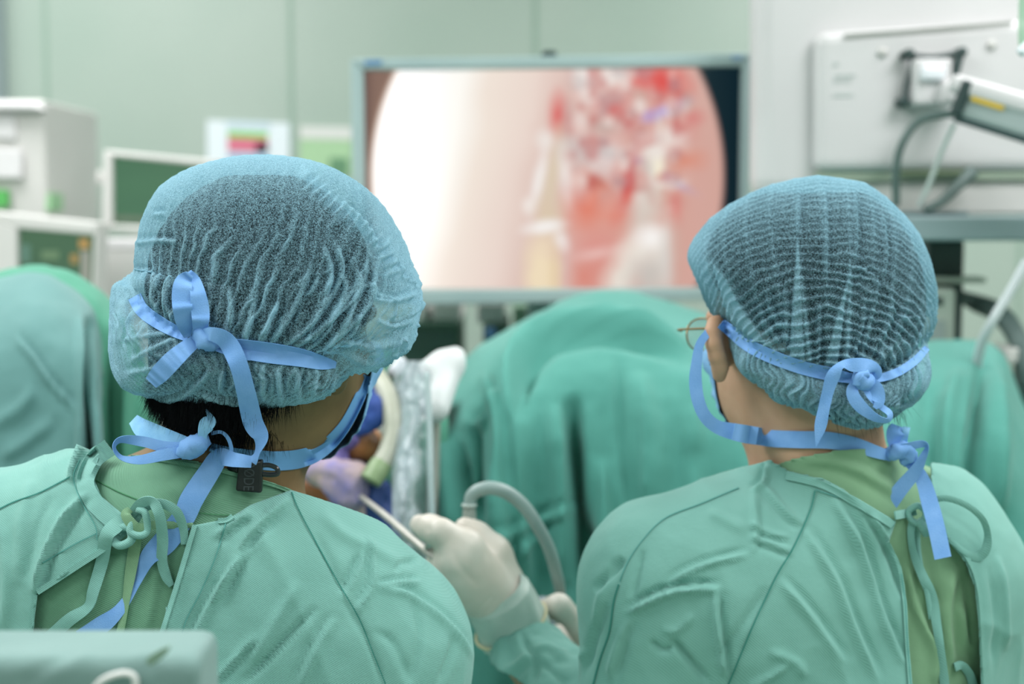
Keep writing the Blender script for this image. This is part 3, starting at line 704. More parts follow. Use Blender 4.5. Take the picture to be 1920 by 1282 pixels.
# ------------------------------------------------------------------ surgical drapes (draped sheets over frames)
def drape(name, label, xs, top, D0, roll, rlen, mt, S, parent=None, group=None, back=.35, bottom=1400, nx=260, floor=.12, wav=.012, step=9, seed=0.0, edge=None):
    x = np.linspace(xs[0], xs[1], nx); ty = lerp_curve(top, 400); ty = ty[np.argsort(ty[:, 0])]
    T = np.interp(x, ty[:, 0], ty[:, 1])
    D = np.interp(x, [p[0] for p in D0], [p[1] for p in D0]) if np.ndim(D0) else np.full(nx, D0)
    rows = []
    for k in np.linspace(1, 0, 14)[:-1]:
        rows.append(WA(x, T + 90 * k ** 1.5 * .8, D + back * k ** .8))
    dys = np.arange(0, bottom - T.min(), step)
    for dy in dys:
        dep = D - roll * (1 - np.exp(-dy / rlen))
        amp = wav * min(1, dy / 300)
        w = amp * (n2(x, np.full(nx, dy * .12 + 10), .011, seed) + .5 * n2(x, np.full(nx, dy * .2), .03, seed + 9))
        rows.append(WA(x, np.minimum(T + dy, bottom + (T - T.min()) * .02), dep + w))
    last = rows[-1]
    zlast = last[:, 2].copy()
    for k in np.linspace(.1, 1, 12):
        q = last.copy(); q[:, 2] = zlast * (1 - k) + floor * k; q[:, 1] = last[:, 1] + .01 * np.sin(x * .05 + k); rows.append(q)
    G = np.stack(rows, 1)     # nx, rows, 3
    V = G.reshape(-1, 3); F = grid_faces(nx, G.shape[1])[:, ::-1]
    N = vnormals(V, F)
    if ((N * (V - CAM)).sum(1)).mean() > 0: F = F[:, ::-1]; N = -N
    V = strokes(V, N, [(s[0], s[1] * .85, s[2] * 1.35) + tuple(s[3:]) for s in S], False)
    V = V + N * (.0012 * vnoise(V, 60) + .0025 * vnoise(V, 22))[:, None]
    t = obj(name, V, F.copy(), mt, parent, solid=.0012)
    if parent is None: tag(t, label, 'drape', group)
    return t
drape('surgical_drape', 'large green surgical drape heaped over the table between the two surgeons', (772, 1960),
      [(740, 1150), (772, 1040), (795, 900), (815, 790), (835, 722), (862, 686), (900, 648), (950, 617), (1000, 591), (1060, 562), (1115, 549), (1180, 548), (1240, 561), (1300, 581), (1400, 607), (1500, 626), (1600, 637), (1700, 642), (1800, 637), (1848, 642), (1878, 662), (1897, 700), (1915, 748), (1960, 850)],
      2.17, .34, 80, M_drape,
      [([(1074, 740), (1080, 900), (1096, 1010), (1112, 1110), (1116, 1240)], 17, -42, 'n'), ([(1128, 860), (1134, 1000), (1146, 1150)], 14, 14, 'n'),
       ([(958, 800), (966, 700), (1000, 645), (1050, 620), (1120, 610), (1200, 622), (1290, 650)], 15, 26, 'l'),
       ([(985, 720), (975, 800), (968, 960), (985, 1120)], 26, 18, 'n'), ([(1040, 760), (1052, 900), (1060, 1100)], 20, 14, 'n'),
       ([(905, 700), (925, 740), (935, 800), (926, 900), (930, 1000), (940, 1150)], 17, 20, 'n'), ([(896, 790), (892, 830), (896, 900), (905, 980)], 12, -18, 'n'),
       ([(865, 790), (890, 800), (925, 780), (945, 740)], 10, 10, 'r'), ([(860, 830), (868, 900), (880, 980), (886, 1060)], 12, -20, 'n'),
       ([(830, 800), (838, 900), (848, 1010)], 18, 12, 'n'), ([(820, 1000), (900, 1010), (980, 985), (1060, 960)], 10, 5, 'r'),
       ([(1000, 980), (1050, 960), (1100, 950)], 9, 6, 'r'), ([(960, 1040), (1000, 1010), (1040, 1000)], 10, 7, 'r'),
       ([(1200, 700), (1215, 850), (1210, 960)], 24, 10, 'n'), ([(1290, 680), (1300, 850)], 24, 8, 'n'), ([(1160, 660), (1165, 800), (1190, 980)], 16, -9, 'n'),
       ([(1846, 670), (1834, 760), (1822, 900), (1815, 1100)], 15, -26, 'n'), ([(1868, 690), (1872, 800), (1874, 960)], 14, 12, 'n'), ([(1795, 690), (1775, 800), (1770, 1000)], 16, 12, 'n'),
       ([(1740, 720), (1745, 900)], 18, -8, 'n')], back=.12, seed=2.0)
drape('surgical_drape', 'green under-drape behind the pale drape at the left, its edge showing beside the blue cap', (-160, 300),
      [(-200, 600), (-100, 540), (0, 508), (40, 498), (80, 497), (130, 510), (170, 530), (210, 566), (250, 620), (300, 760)], 2.02, .10, 60, M_drape_g,
      [([(238, 640), (232, 760), (236, 900)], 16, 14, 'n'), ([(206, 620), (205, 760), (210, 900)], 12, -10, 'n')], back=.3, seed=5)
drape('surgical_drape', 'pale teal drape bulging over equipment at the left edge behind the left surgeon', (-170, 191),
      [(-200, 570), (-100, 545), (0, 518), (50, 509), (85, 514), (120, 530), (150, 550), (175, 578), (186, 620), (191, 700)], 1.9, .2, 80, M_drape_l,
      [([(168, 600), (166, 700), (165, 800), (166, 900), (168, 1000)], 10, -34, 'n'), ([(150, 590), (152, 700), (152, 900)], 9, 8, 'n'),
       ([(28, 636), (60, 668), (90, 712), (120, 745), (145, 770)], 6, 6, 'r'), ([(-20, 800), (30, 770), (70, 730)], 16, 5, 'n'), ([(0, 860), (60, 820), (100, 790)], 14, 5, 'n')], back=.1, seed=8, wav=.004)
# ------------------------------------------------------------------ people
def planecut(V, F, N, P0, n, keep=None):
    n = np.array(n, float); n /= np.linalg.norm(n); s = (V - P0) @ n
    ins = s > 0
    if keep is not None: ins &= keep(V)
    F = F[~ins[F].all(1)]; sel = np.zeros(len(V), bool); sel[F.ravel()] = True; sel &= ins & (s < .012)
    V = V.copy(); V[sel] -= s[sel][:, None] * n
    return compact(V, F, N)
def clip_patch(V, F, N, ins):
    F = F[~ins[F].all(1)]; return compact(V, F, N)
def head_frame(yaw, pitch=0, roll=0):
    return rotz(yaw) @ rotx(pitch) @ roty(roll)
def head_f(C, R, ears=True, sc=1.06, es=1.0, side=0):
    C = np.asarray(C)
    def f(p): return sc * f0((p - C) @ R / sc)
    def f0(q):
        p = q
        d = ell(q, (0, -.012, .032), (.076, .097, .088))
        d = smin(d, ell(q, (0, .030, -.028), (.062, .064, .082)), .03)
        d = smin(d, ell(q, (0, .052, -.085), (.034, .036, .030)), .03)
        a = np.abs(q[:, 0]); qa = np.stack([a, q[:, 1], q[:, 2]], -1)
        d = smin(d, ell(qa, (.043, .014, -.058), (.019, .042, .036)), .04)
        d = smin(d, ell(qa, (.040, .070, -.022), (.022, .018, .016)), .015)
        d = smin(d, cone(q, (0, .092, .004), (0, .112, -.030), .007, .012), .012)
        d = smin(d, ell(qa, (.012, .100, -.033), (.009, .010, .007)), .006)
        d = smin(d, cone(qa, (.012, .090, .022), (.045, .078, .022), .008, .007), .012)
        d = np.maximum(d, -smin(ell(qa, (.031, .100, .008), (.017, .014, .011)), np.full(len(p), 1.), .01))
        d = smin(d, ell(q, (0, .092, -.058), (.024, .012, .006)), .008)
        d = smin(d, ell(q, (0, .090, -.069), (.020, .012, .006)), .008)
        if ears:
            Re = rotz(-.78); qh = qa; qa = qa / es
            e = ell(qa, (.083, -.012, -.012), (.0075, .019, .033), Re)
            e = smin(e, ell(qa, (.079, -.004, -.040), (.0065, .010, .012), Re), .008)
            e = np.maximum(e, -ell(qa, (.094, -.004, -.008), (.010, .011, .019), Re))
            e = smin(e * es, ell(qh, (.076, .000, -.014), (.010, .008, .020)), .006)
            if side: e = e + .5 * (q[:, 0] * side < 0)
            d = smin(d, e, .006)
        return d
    return f
def union(L, k):
    def f(p):
        d = None
        for t in L:
            v = cone(p, *t[1:]) if t[0] == 'c' else ell(p, *t[1:])
            d = v if d is None else smin(d, v, k)
        return d
    return f
def off(f, r): return lambda p: f(p) - r
def bvh(*os_):
    Vs, Fs, n = [], [], 0
    for o in os_:
        me = o.data; A = np.empty(len(me.vertices) * 3); me.vertices.foreach_get('co', A); A = A.reshape(-1, 3) + ORG[o]
        Vs.append(A); Fs += [tuple(v + n for v in p.vertices) for p in me.polygons]; n += len(A)
    return BVHTree.FromPolygons(np.concatenate(Vs).tolist(), Fs)
def hit(B, px, py):
    dr = W(px, py, 1.0) - CAM; L = np.linalg.norm(dr)
    h = B.ray_cast(Vector(CAM), Vector(dr / L))
    return None if h[0] is None else float((np.array(h[0]) - CAM) @ FWD)
def ribbon(name, pts, m, parent, B=None, n=60, thick=.0006, puff=.0, nx=5, attrs=None):
    """flat strip through points (px, py, lift or distance, width px, twist degrees)"""
    P = lerp_curve(np.array([list(p) + [0] * (5 - len(p)) for p in pts], float), n)
    x, y, dd, w, tw = P.T
    base = np.zeros(n)
    lifted = np.array([abs(p[2]) < .5 for p in pts]).all()
    tx = np.gradient(x); ty = np.gradient(y); L = np.hypot(tx, ty) + 1e-9; nxp, nyp = -ty / L, tx / L
    if lifted:
        last = None; h = [hit(B, a, b) for a, b in zip(x, y)]
        ok = [v for v in h if v is not None]
        for i in range(n):
            if h[i] is None: h[i] = last if last is not None else ok[0]
            last = h[i]
        h = np.array(h); k = np.array([1, 2, 3, 2, 1.]) / 9
        hs = np.convolve(np.pad(h, 2, 'edge'), k, 'valid'); base = np.minimum(hs, h) - dd - .0012
    else: base = dd
    rows = []
    for u in np.linspace(-1, 1, nx):
        c = np.cos(np.radians(tw)); s = np.sin(np.radians(tw))
        X = x + nxp * w / 2 * u * c; Y = y + nyp * w / 2 * u * c
        D = base + mm(w / 2, base) * u * s - puff * (1 - u * u)
        if lifted:
            for i in range(n):
                if dd[i] < .004:
                    hh = hit(B, X[i], Y[i])
                    if hh is not None and abs(hh - h[i]) < .015:
                        g = hh - dd[i] - .001
                        D[i] = min(D[i], g) if abs(s[i]) > .2 else g
        rows.append(WA(X, Y, D))
    G = np.stack(rows, 1)
    if lifted:
        for _ in range(2): G[1:-1] = (G[:-2] + 2 * G[1:-1] + G[2:]) / 4
    V = G.reshape(-1, 3)
    return obj(name, V, grid_faces(n, nx), m, parent, solid=thick, crisp=True)
def seam(name, pts, m, parent, B, w=3.0, lift=.0003, n=None):
    return ribbon(name, [(p[0], p[1], lift, w) for p in pts], m, parent, B, n or max(40, 12 * len(pts)), thick=.0005, nx=3)
def cap_mesh(C0, outline, depth_b, depth_f, wrinkle, rim=.055, nA=560, nB=420, keep=None):
    """gathered cap: outline in the view, rounded depth both ways; wrinkle(px,py,qx,qy,beta)-> displacement m, dens"""
    cx, cy, d0 = C0; Cw = W(cx, cy, d0)
    O = lerp_curve(outline, 900, True); al = np.arctan2(cy - O[:, 1], O[:, 0] - cx); r = np.hypot(O[:, 0] - cx, O[:, 1] - cy)
    o = np.argsort(al); al, r = al[o], r[o]
    A = np.linspace(-np.pi, np.pi, nA, endpoint=False)
    rA = np.interp(A, np.r_[al - 2 * np.pi, al, al + 2 * np.pi], np.r_[r, r, r])
    rs = rA.copy()
    Bt = np.linspace(0.004, np.pi * .985, nB)
    AA, BB = np.meshgrid(A, Bt, indexing='ij'); RR = rA[:, None] * d0 / FPX
    rmean = rA.mean() * d0 / FPX
    rad = RR * np.sin(BB)
    of = -rim * np.clip(-np.sin(AA), 0, 1)
    cb = np.cos(BB)
    dz = np.where(BB < np.pi / 2, of + (-depth_b - of) * np.clip(cb, 0, 1) ** .78, of + (depth_f - of) * np.clip(-cb, 0, 1))
    rad = rad * (d0 + dz) / d0
    P0 = CAM + (d0 + dz)[..., None] * (Cw - CAM) / d0 + (rad * np.cos(AA))[..., None] * RT + (rad * np.sin(AA))[..., None] * UP
    V = P0.reshape(-1, 3); F = grid_faces(nA, nB, True)
    N = vnormals(V, F)
    if (N * (V - Cw)).sum() < 0: N = -N; F = F[:, ::-1]
    px, py, _ = proj(V)
    q = (rA[:, None] * BB)
    qx = (cx + q * np.cos(AA)).ravel(); qy = (cy - q * np.sin(AA)).ravel()
    disp, dens = wrinkle(px, py, qx, qy, BB.ravel(), V)
    V = V + N * disp[:, None]
    return V, F, N, dens, AA.ravel(), BB.ravel()
def crumple(V):
    c = V.mean(0); n = V - c; n /= np.linalg.norm(n, axis=1)[:, None] + 1e-9
    return V + n * (vnoise(V, 160) * .0014 + (1 - 2 * np.abs(vnoise(V, 210, 5))) * .0016 - .0012)[:, None]
def nrm(a, b): return n2(a, b, 1.0)
def hair_strands(Vh, Nh, pick, nst, dirv, l0, l1, r=.00022, seed=1):
    R = np.random.RandomState(seed); idx = np.flatnonzero(pick)
    out = []
    sel = R.choice(idx, nst)
    Vs, Fs, n = [], [], 0
    for i in sel:
        p = Vh[i] - Nh[i] * .001 + R.randn(3) * .001; L = R.uniform(l0, l1)
        d = np.array(dirv) + R.randn(3) * .28 + Nh[i] * R.uniform(.02, .30); d /= np.linalg.norm(d)
        c2 = p + d * L * .5; c3 = c2 + (d * .8 + np.array([0, 0, -.5]) + R.randn(3) * .1) * L * .5
        s = np.cross(d, [0, 1, 0.1]); s /= np.linalg.norm(s); t = np.cross(d, s)
        for c, rr in ((p, r), (c2, r * .8), (c3, r * .15)):
            for a in (0, 2.1, 4.2): Vs.append(c + (s * math.cos(a) + t * math.sin(a)) * rr)
        for k in (0, 3):
            for a in range(3):
                b = (a + 1) % 3; Fs.append((n + k + a, n + k + b, n + k + 3 + b, n + k + 3 + a))
        n += 9
    return np.array(Vs), Fs
def merge_mesh(V, F, V2, F2):
    return np.concatenate([V, V2]), np.concatenate([F, np.array(F2, int) + len(V)])
def cover_axes(lo, hi, flo, fhi, h, H):
    out = []
    for a in range(3):
        s = []
        if flo[a] > lo[a]: s.append(axis(lo[a], flo[a], H)[:-1])
        s.append(axis(max(lo[a], flo[a]), min(hi[a], fhi[a]), h))
        if fhi[a] < hi[a]: s.append(axis(fhi[a], hi[a], H)[1:])
        out.append(np.concatenate(s))
    return out
def ridge(ph, p=3): return (.5 + .5 * np.cos(ph)) ** p

# ================================================================= left surgeon
PL = np.array([W(360, 900, 1.34)[0], W(360, 900, 1.36)[1], 0])
LS = root('surgeon', 'surgeon seen from behind at left, big blue cap, green gown tied over green scrubs', 'person', PL, None)
HL = W(512, 612, 1.335); RL = head_frame(-.55, -.12, .05)
neckL = [('c', HL + RL @ np.array([0, -.028, -.04]), W(432, 880, 1.33), .057, .060), ('c', W(432, 880, 1.33), W(350, 1010, 1.35), .060, .085)]
shR, shL = W(700, 1220, 1.35), W(-128, 1062, 1.33)
elR, elL = W(745, 1500, 1.40), W(-210, 1450, 1.36)
pel = np.array([W(340, 1300, 1.38)[0], 1.38, .98])
trunkL = [('e', W(330, 1300, 1.375), (.205, .125, .26), rotz(-.18)),
          ('c', W(425, 990, 1.325), shR, .056, .080), ('c', W(300, 950, 1.325), shL, .052, .082),
          ('c', shR, elR, .080, .072), ('c', shL, elL, .082, .068),
          ('c', W(330, 1380, 1.38), pel, .15, .16), ('e', W(180, 1130, 1.31), (.10, .07, .12), None), ('e', W(540, 1170, 1.32), (.11, .075, .13), None)]
skirtL = [('c', pel, pel + [0, 0, -.55], .17, .19)]
fore = [('c', elR, W(820, 1400, 1.62), .058, .042), ('c', elL, W(40, 1420, 1.60), .058, .042)]
fTL = union(trunkL + skirtL + fore, .05)
legsL = [('c', pel + [s * .09, 0, -.05], np.array([pel[0] + s * .11, pel[1], .5]), .085, .055) for s in (-1, 1)] + [('c', np.array([pel[0] + s * .11, pel[1], .5]), np.array([pel[0] + s * .11, pel[1], .10]), .055, .038) for s in (-1, 1)]
hd = head_f(HL, RL)
nk = union(neckL, .03)
tin = union(trunkL[:8], .05)
lg = union(legsL + [('c', pel + [-.09, 0, 0], pel + [.09, 0, 0], .1, .1)], .03)
armsin = union([('c', elR, W(820, 1400, 1.62), .038, .026), ('c', elL, W(40, 1420, 1.60), .038, .026)], .03)
def fBL(p):
    d = smin(hd(p), nk(p), .03); d = smin(d, tin(p) + .026, .03)
    return smin(smin(d, lg(p), .04), armsin(p), .03)
lo = np.array([shL[0] - .16, 1.05, .05]); hi = np.array([shR[0] + .22, 1.85, 1.72])
xs, ys, zs = cover_axes(lo, hi, HL - [.12, .14, .20], HL + [.13, .15, .17], .0032, .014)
V, F = nets(fBL, xs, ys, zs); bodyL = obj('body', V, F, M_skin_d, LS)
Vb, Nb = V, grad(fBL, V)
# gown
def gown(f, lo, hi, flo, fhi, h, H, S, poly, P0, n, fine=None):
    S = [(s[0], s[1] * .82, s[2] * 1.55) + tuple(s[3:]) for s in S]
    xs, ys, zs = cover_axes(lo, hi, flo, fhi, h, H)
    V, F = nets(f, xs, ys, zs); N = grad(f, V)
    V = strokes(V, N, S)
    nz = vnoise(V * [1, 1, .45], 26, 3) * .0022 + vnoise(V, 60, 9) * .0007 + vnoise(V * [1, .6, .3], 11, 5) * .004
    cr = 1 - 2 * np.abs(vnoise(V @ np.array([[1, .5, 0], [0, 1, 0], [.45, 0, .55]]), 17, 21)); nz = nz + np.clip(cr, 0, 1) ** 2 * .0022
    V = V + N * nz[:, None]
    V, F, N = planecut(V, F, N, P0, n)
    if poly is not None: V, F, N = cut(V, F, N, poly)
    return V, F, N
SL = [([(541, 934), (500, 970), (459, 1018), (400, 1133)], 10, 4.5, 'r'), ([(508, 988), (433, 1074), (385, 1150), (350, 1230)], 8, 3.5, 'l'),
      ([(594, 1136), (499, 1238), (456, 1282)], 7, -3.5, 'n'), ([(482, 1189), (400, 1280)], 7, 2.5, 'r'), ([(560, 1090), (520, 1160), (470, 1240)], 12, 2.5, 'n'),
      ([(630, 1156), (594, 1215), (560, 1290)], 9, 2.5, 'l'), ([(673, 1038), (657, 1070), (640, 1112)], 7, -3.2, 'n'), ([(684, 1030), (672, 1070), (655, 1110)], 6, 2, 'n'),
      ([(690, 1005), (697, 1060), (694, 1100), (667, 1150)], 7, 3, 'l'), ([(706, 1100), (740, 1094), (790, 1090)], 6, 3, 'r'), ([(706, 1104), (772, 1117), (838, 1172), (890, 1238)], 8, 3, 'r'),
      ([(739, 1072), (752, 1057), (785, 1050)], 6, -3, 'n'), ([(769, 1284), (788, 1190), (774, 1123)], 9, -2.2, 'n'), ([(822, 1284), (845, 1215), (840, 1190)], 8, -2.2, 'n'),
      ([(600, 960), (640, 1000), (700, 1030), (760, 1065)], 14, 2.5, 'n'), ([(700, 1180), (740, 1210), (770, 1280)], 10, -2.2, 'n'), ([(590, 1000), (620, 1060), (640, 1110)], 9, -1.6, 'n'),
      ([(160, 925), (117, 980), (84, 1046), (64, 1115)], 9, 6, 'r'), ([(168, 826), (150, 850), (138, 880), (131, 905)], 8, 7, 'r'), ([(60, 900), (40, 1000), (30, 1100)], 14, 2.5, 'n'),
      ([(100, 930), (70, 1000), (45, 1090)], 9, -2, 'n'), ([(-10, 960), (10, 1060), (5, 1180)], 14, 2.5, 'l'), ([(350, 1060), (330, 1130), (312, 1190)], 9, 2, 'n'),
      ([(470, 960), (430, 985), (400, 1010)], 8, 3, 'r'), ([(640, 1120), (690, 1200), (720, 1282)], 9, -2, 'n')]
polyL = [(212, 838), (184, 852), (176, 897), (190, 930), (226, 960), (250, 984), (222, 1010), (182, 1038), (66, 1114), (50, 1300), (262, 1300), (300, 1182), (330, 1085), (360, 985), (428, 972), (470, 946), (546, 918), (556, 900), (570, 700), (200, 700)]
P0L = W(390, 872, 1.27)
fSL2 = lambda p: smin(union(trunkL, .05)(p) + .010, union([('c', W(448, 800, 1.33), W(405, 960, 1.33), .067, .076)], .03)(p), .03)
glo = np.array([shL[0] - .13, 1.12, .40]); ghi = np.array([shR[0] + .13, 1.86, 1.47])
fgL = lambda p: smin(fTL(p), fSL2(p) - .004, .012)
V, F, N = gown(fgL, glo, ghi, np.array([W(-40, 900, 1.3)[0], 1.12, 1.15]), np.array([ghi[0], 1.40, 1.47]), .0032, .014, SL, polyL, P0L + [0, 0, -.004], (.24, .45, 1))
gownL = obj('surgical_gown', V, F, M_gown, LS, solid=.0016, offset=-1)
# scrubs underneath
fSL = off(union([t for t in trunkL if True], .05), -.010)
xs, ys, zs = cover_axes(np.array([shL[0] - .05, 1.12, 1.0]), np.array([shR[0] + .1, 1.50, 1.5]), np.array([W(20, 900, 1.3)[0], 1.12, 1.14]), np.array([W(640, 900, 1.3)[0], 1.44, 1.5]), .0035, .014)
V, F = nets(fSL2, xs, ys, zs); N = grad(fSL2, V)
V = strokes(V, N, [([(300, 900), (360, 930), (440, 935)], 16, 1.5, 'n'), ([(120, 1180), (180, 1100), (240, 1050)], 12, 2, 'n'), ([(440, 900), (500, 930), (545, 935)], 14, -2, 'n'), ([(290, 1060), (285, 1120), (270, 1190)], 9, 2, 'r')])
V = V + N * (vnoise(V, 30, 2) * .0016)[:, None]
V, F, N = planecut(V, F, N, W(392, 876, 1.27), (.24, .45, 1))
scrubL = obj('scrub_top', V, F, M_scrub, LS, solid=.0014, offset=-1)
for s in (-1, 1):
    c = np.array([pel[0] + s * .11, pel[1] + .05, .05])
    fs = union([('c', c + [0, -.08, 0], c + [0, .09, -.01], .045, .035)], .01)
    xs_, ys_, zs_ = axis(c[0] - .07, c[0] + .07, .01), axis(c[1] - .15, c[1] + .15, .01), axis(.0, .13, .01)
    V, F = nets(lambda p: np.maximum(fs(p), .006 - p[:, 2]), xs_, ys_, zs_); obj('shoe', V, F, M_shoe, LS)
# hair
def hair(H, R, name_par, body_off=.010, vol=(.096, .113, .108), nape=-.088, strands=2600, seed=1, mh=None, sm=.008, side=.035):
    def fh(p):
        q = (p - H) @ R; return ell(q, (0, -.020, .034), vol)
    def fh2(p):
        q = (p - H) @ R
        return smin(fh(p), ell(q, (0, -.050, -.045), (.080, .064, .062)), .03)
    xs_, ys_, zs_ = [axis(H[a] - .14, H[a] + .14, .0035) for a in range(3)]
    V, F = nets(fh2, xs_, ys_, zs_); N = grad(fh2, V)
    q = (V - H) @ R
    line = np.where(q[:, 1] < -.02, nape + 0.0 * q[:, 1], nape + (q[:, 1] + .02) * 1.9)     # hairline climbs towards the forehead
    line = np.where(np.abs(q[:, 0]) > .05, np.maximum(line, nape + side + (q[:, 1] + .06) * .8), line)
    line = line + .006 * vnoise(V, 120, 4)
    keep = q[:, 2] > line
    F2 = F[keep[F].all(1)]; V2, F2, N2 = compact(V, F2, N)
    V2 = V2 + N2 * (vnoise(V2 * [1, 1, .15], 320, 2) * .0011)[:, None]
    q2 = (V2 - H) @ R; l2 = q2[:, 2] - (np.interp(q2[:, 1], [-.2, -.02, .1], [nape, nape, nape + .23]))
    pick = (q2[:, 1] < .0) & (l2 < .045)
    Vs, Fs = hair_strands(V2, N2, pick, strands, R @ np.array([0, -.1, -1.]), .010, .024, seed=seed)
    Vm, Fm = merge_mesh(V2, F2, Vs, Fs)
    return obj('hair', Vm, Fm, mh or M_hair, name_par)
hairL = hair(HL, RL, LS, nape=-.098, strands=5200)
# eyes
for (Hh, Rr, par) in ((HL, RL, LS),):
    for s in (-1, 1):
        c = Hh + Rr @ np.array([s * .031, .083, .008]); V, F = tube([c - Rr @ np.array([0, .011, 0]), c - Rr @ np.array([0, .006, 0]), c, c + Rr @ np.array([0, .006, 0]), c + Rr @ np.array([0, .0095, 0]), c + Rr @ np.array([0, .011, 0])], [.003, .0095, .0115, .0095, .0055, .001], 6, 20, raw=True)
        e = obj('eye', V, F, M_eye, par)
        V, F = tube([c + Rr @ np.array([0, .0094, 0]), c + Rr @ np.array([0, .0112, 0])], [.0055, .004], 2, 18, raw=True); obj('iris', V, F, M_iris, e)
# face mask
def face_mask(H, R, hdf, par, tight=1.0):
    g = off(hdf, .006 * tight)
    def fm(p):
        q = (p - H) @ R
        return smin(g(p), ell(q, (0, .088, -.045), (.040 * tight ** .3, .034, .048)), .03)
    xs_, ys_, zs_ = [axis(H[a] - .17, H[a] + .17, .004) for a in range(3)]
    V, F = nets(fm, xs_, ys_, zs_); N = grad(fm, V); q = (V - H) @ R
    ins = ~((q[:, 1] > .060 + np.abs(q[:, 2] + .05) * .15) & (q[:, 2] < -.005 - .004 * np.abs(q[:, 0]) / .05 + .0) & (q[:, 2] > -.125))
    V = V + N * (.0012 * np.cos(q[:, 2] * 420) * (np.abs(q[:, 0]) < .06))[:, None]
    V, F, N = clip_patch(V, F, N, ins)
    return obj('face_mask', V, F, M_mask, par, solid=.001)
maskL = face_mask(HL, RL, head_f(HL, RL, False), LS)

# cap -------------------------------------------------------------
outL = [(256, 500), (262, 430), (275, 390), (300, 350), (350, 318), (420, 297), (480, 290), (560, 296), (620, 313), (680, 348), (720, 388), (750, 438), (770, 490), (782, 550), (780, 600), (766, 640), (742, 663),
        (702, 684), (662, 692), (640, 702), (612, 735), (560, 757), (480, 768), (400, 766), (310, 752), (250, 738), (217, 706), (208, 660), (212, 610), (214, 560), (218, 532), (236, 518), (252, 512)]
def fold_lines(px, py, L, w):
    out = np.zeros(px.shape)
    for l in L:
        l = lerp_curve(np.array(l, float), 12 * len(l)) if len(l) > 2 else np.array(l, float)
        m = (px > l[:, 0].min() - 4 * w) & (px < l[:, 0].max() + 4 * w) & (py > l[:, 1].min() - 4 * w) & (py < l[:, 1].max() + 4 * w)
        if not m.any(): continue
        d, s, t, _, _ = polydist(px[m], py[m], l)
        v = np.exp(-(d / w) ** 2) * np.clip(np.minimum(t, 1 - t) * 6 + .2, 0, 1) - .5 * np.exp(-((d * s - 1.8 * w) / w) ** 2) * np.clip(np.minimum(t, 1 - t) * 6, 0, 1)
        out[m] = np.where(np.abs(v) > np.abs(out[m]), v, out[m])
    return out
foldsL = [[(255, 512), (297, 512)], [(259, 457), (300, 452), (334, 454)], [(290, 404), (312, 402)], [(664, 493), (667, 534), (626, 589), (574, 648)], [(626, 449), (640, 514), (592, 596), (533, 651)],
          [(690, 500), (662, 560), (600, 615), (550, 650)], [(581, 507), (560, 560), (543, 593), (509, 644)], [(700, 520), (690, 570), (640, 625), (600, 655)], [(610, 470), (620, 520), (600, 560)],
          [(250, 676), (290, 655), (331, 632)], [(236, 640), (270, 632), (320, 622)], [(240, 700), (285, 690), (320, 680)], [(232, 560), (236, 600), (226, 650)], [(258, 570), (250, 610), (262, 650)], [(275, 600), (268, 640)],
          [(224, 742), (265, 752), (308, 752), (350, 738), (376, 715), (409, 685)], [(376, 738), (420, 752), (470, 757)], [(420, 690), (414, 730)], [(455, 690), (452, 745)], [(492, 680), (494, 750)], [(520, 690), (528, 750)], [(556, 690), (560, 745)],
          [(590, 690), (584, 735)], [(640, 640), (690, 650), (740, 640)], [(600, 652), (650, 668), (700, 676)], [(700, 600), (735, 612), (770, 600)], [(690, 560), (730, 566), (775, 552)], [(480, 560), (470, 600), (455, 640)], [(520, 570), (505, 610), (490, 645)],
          [(395, 560), (390, 600), (398, 625)], [(430, 540), (436, 590), (425, 635)], [(300, 520), (292, 560), (300, 596)], [(275, 520), (270, 556)], [(322, 520), (318, 570), (330, 612)], [(640, 380), (680, 420), (705, 470)]]
tieL = [(232, 520), (262, 575), (300, 606), (345, 630), (385, 640), (470, 657), (560, 668), (620, 672), (690, 640), (790, 600)]
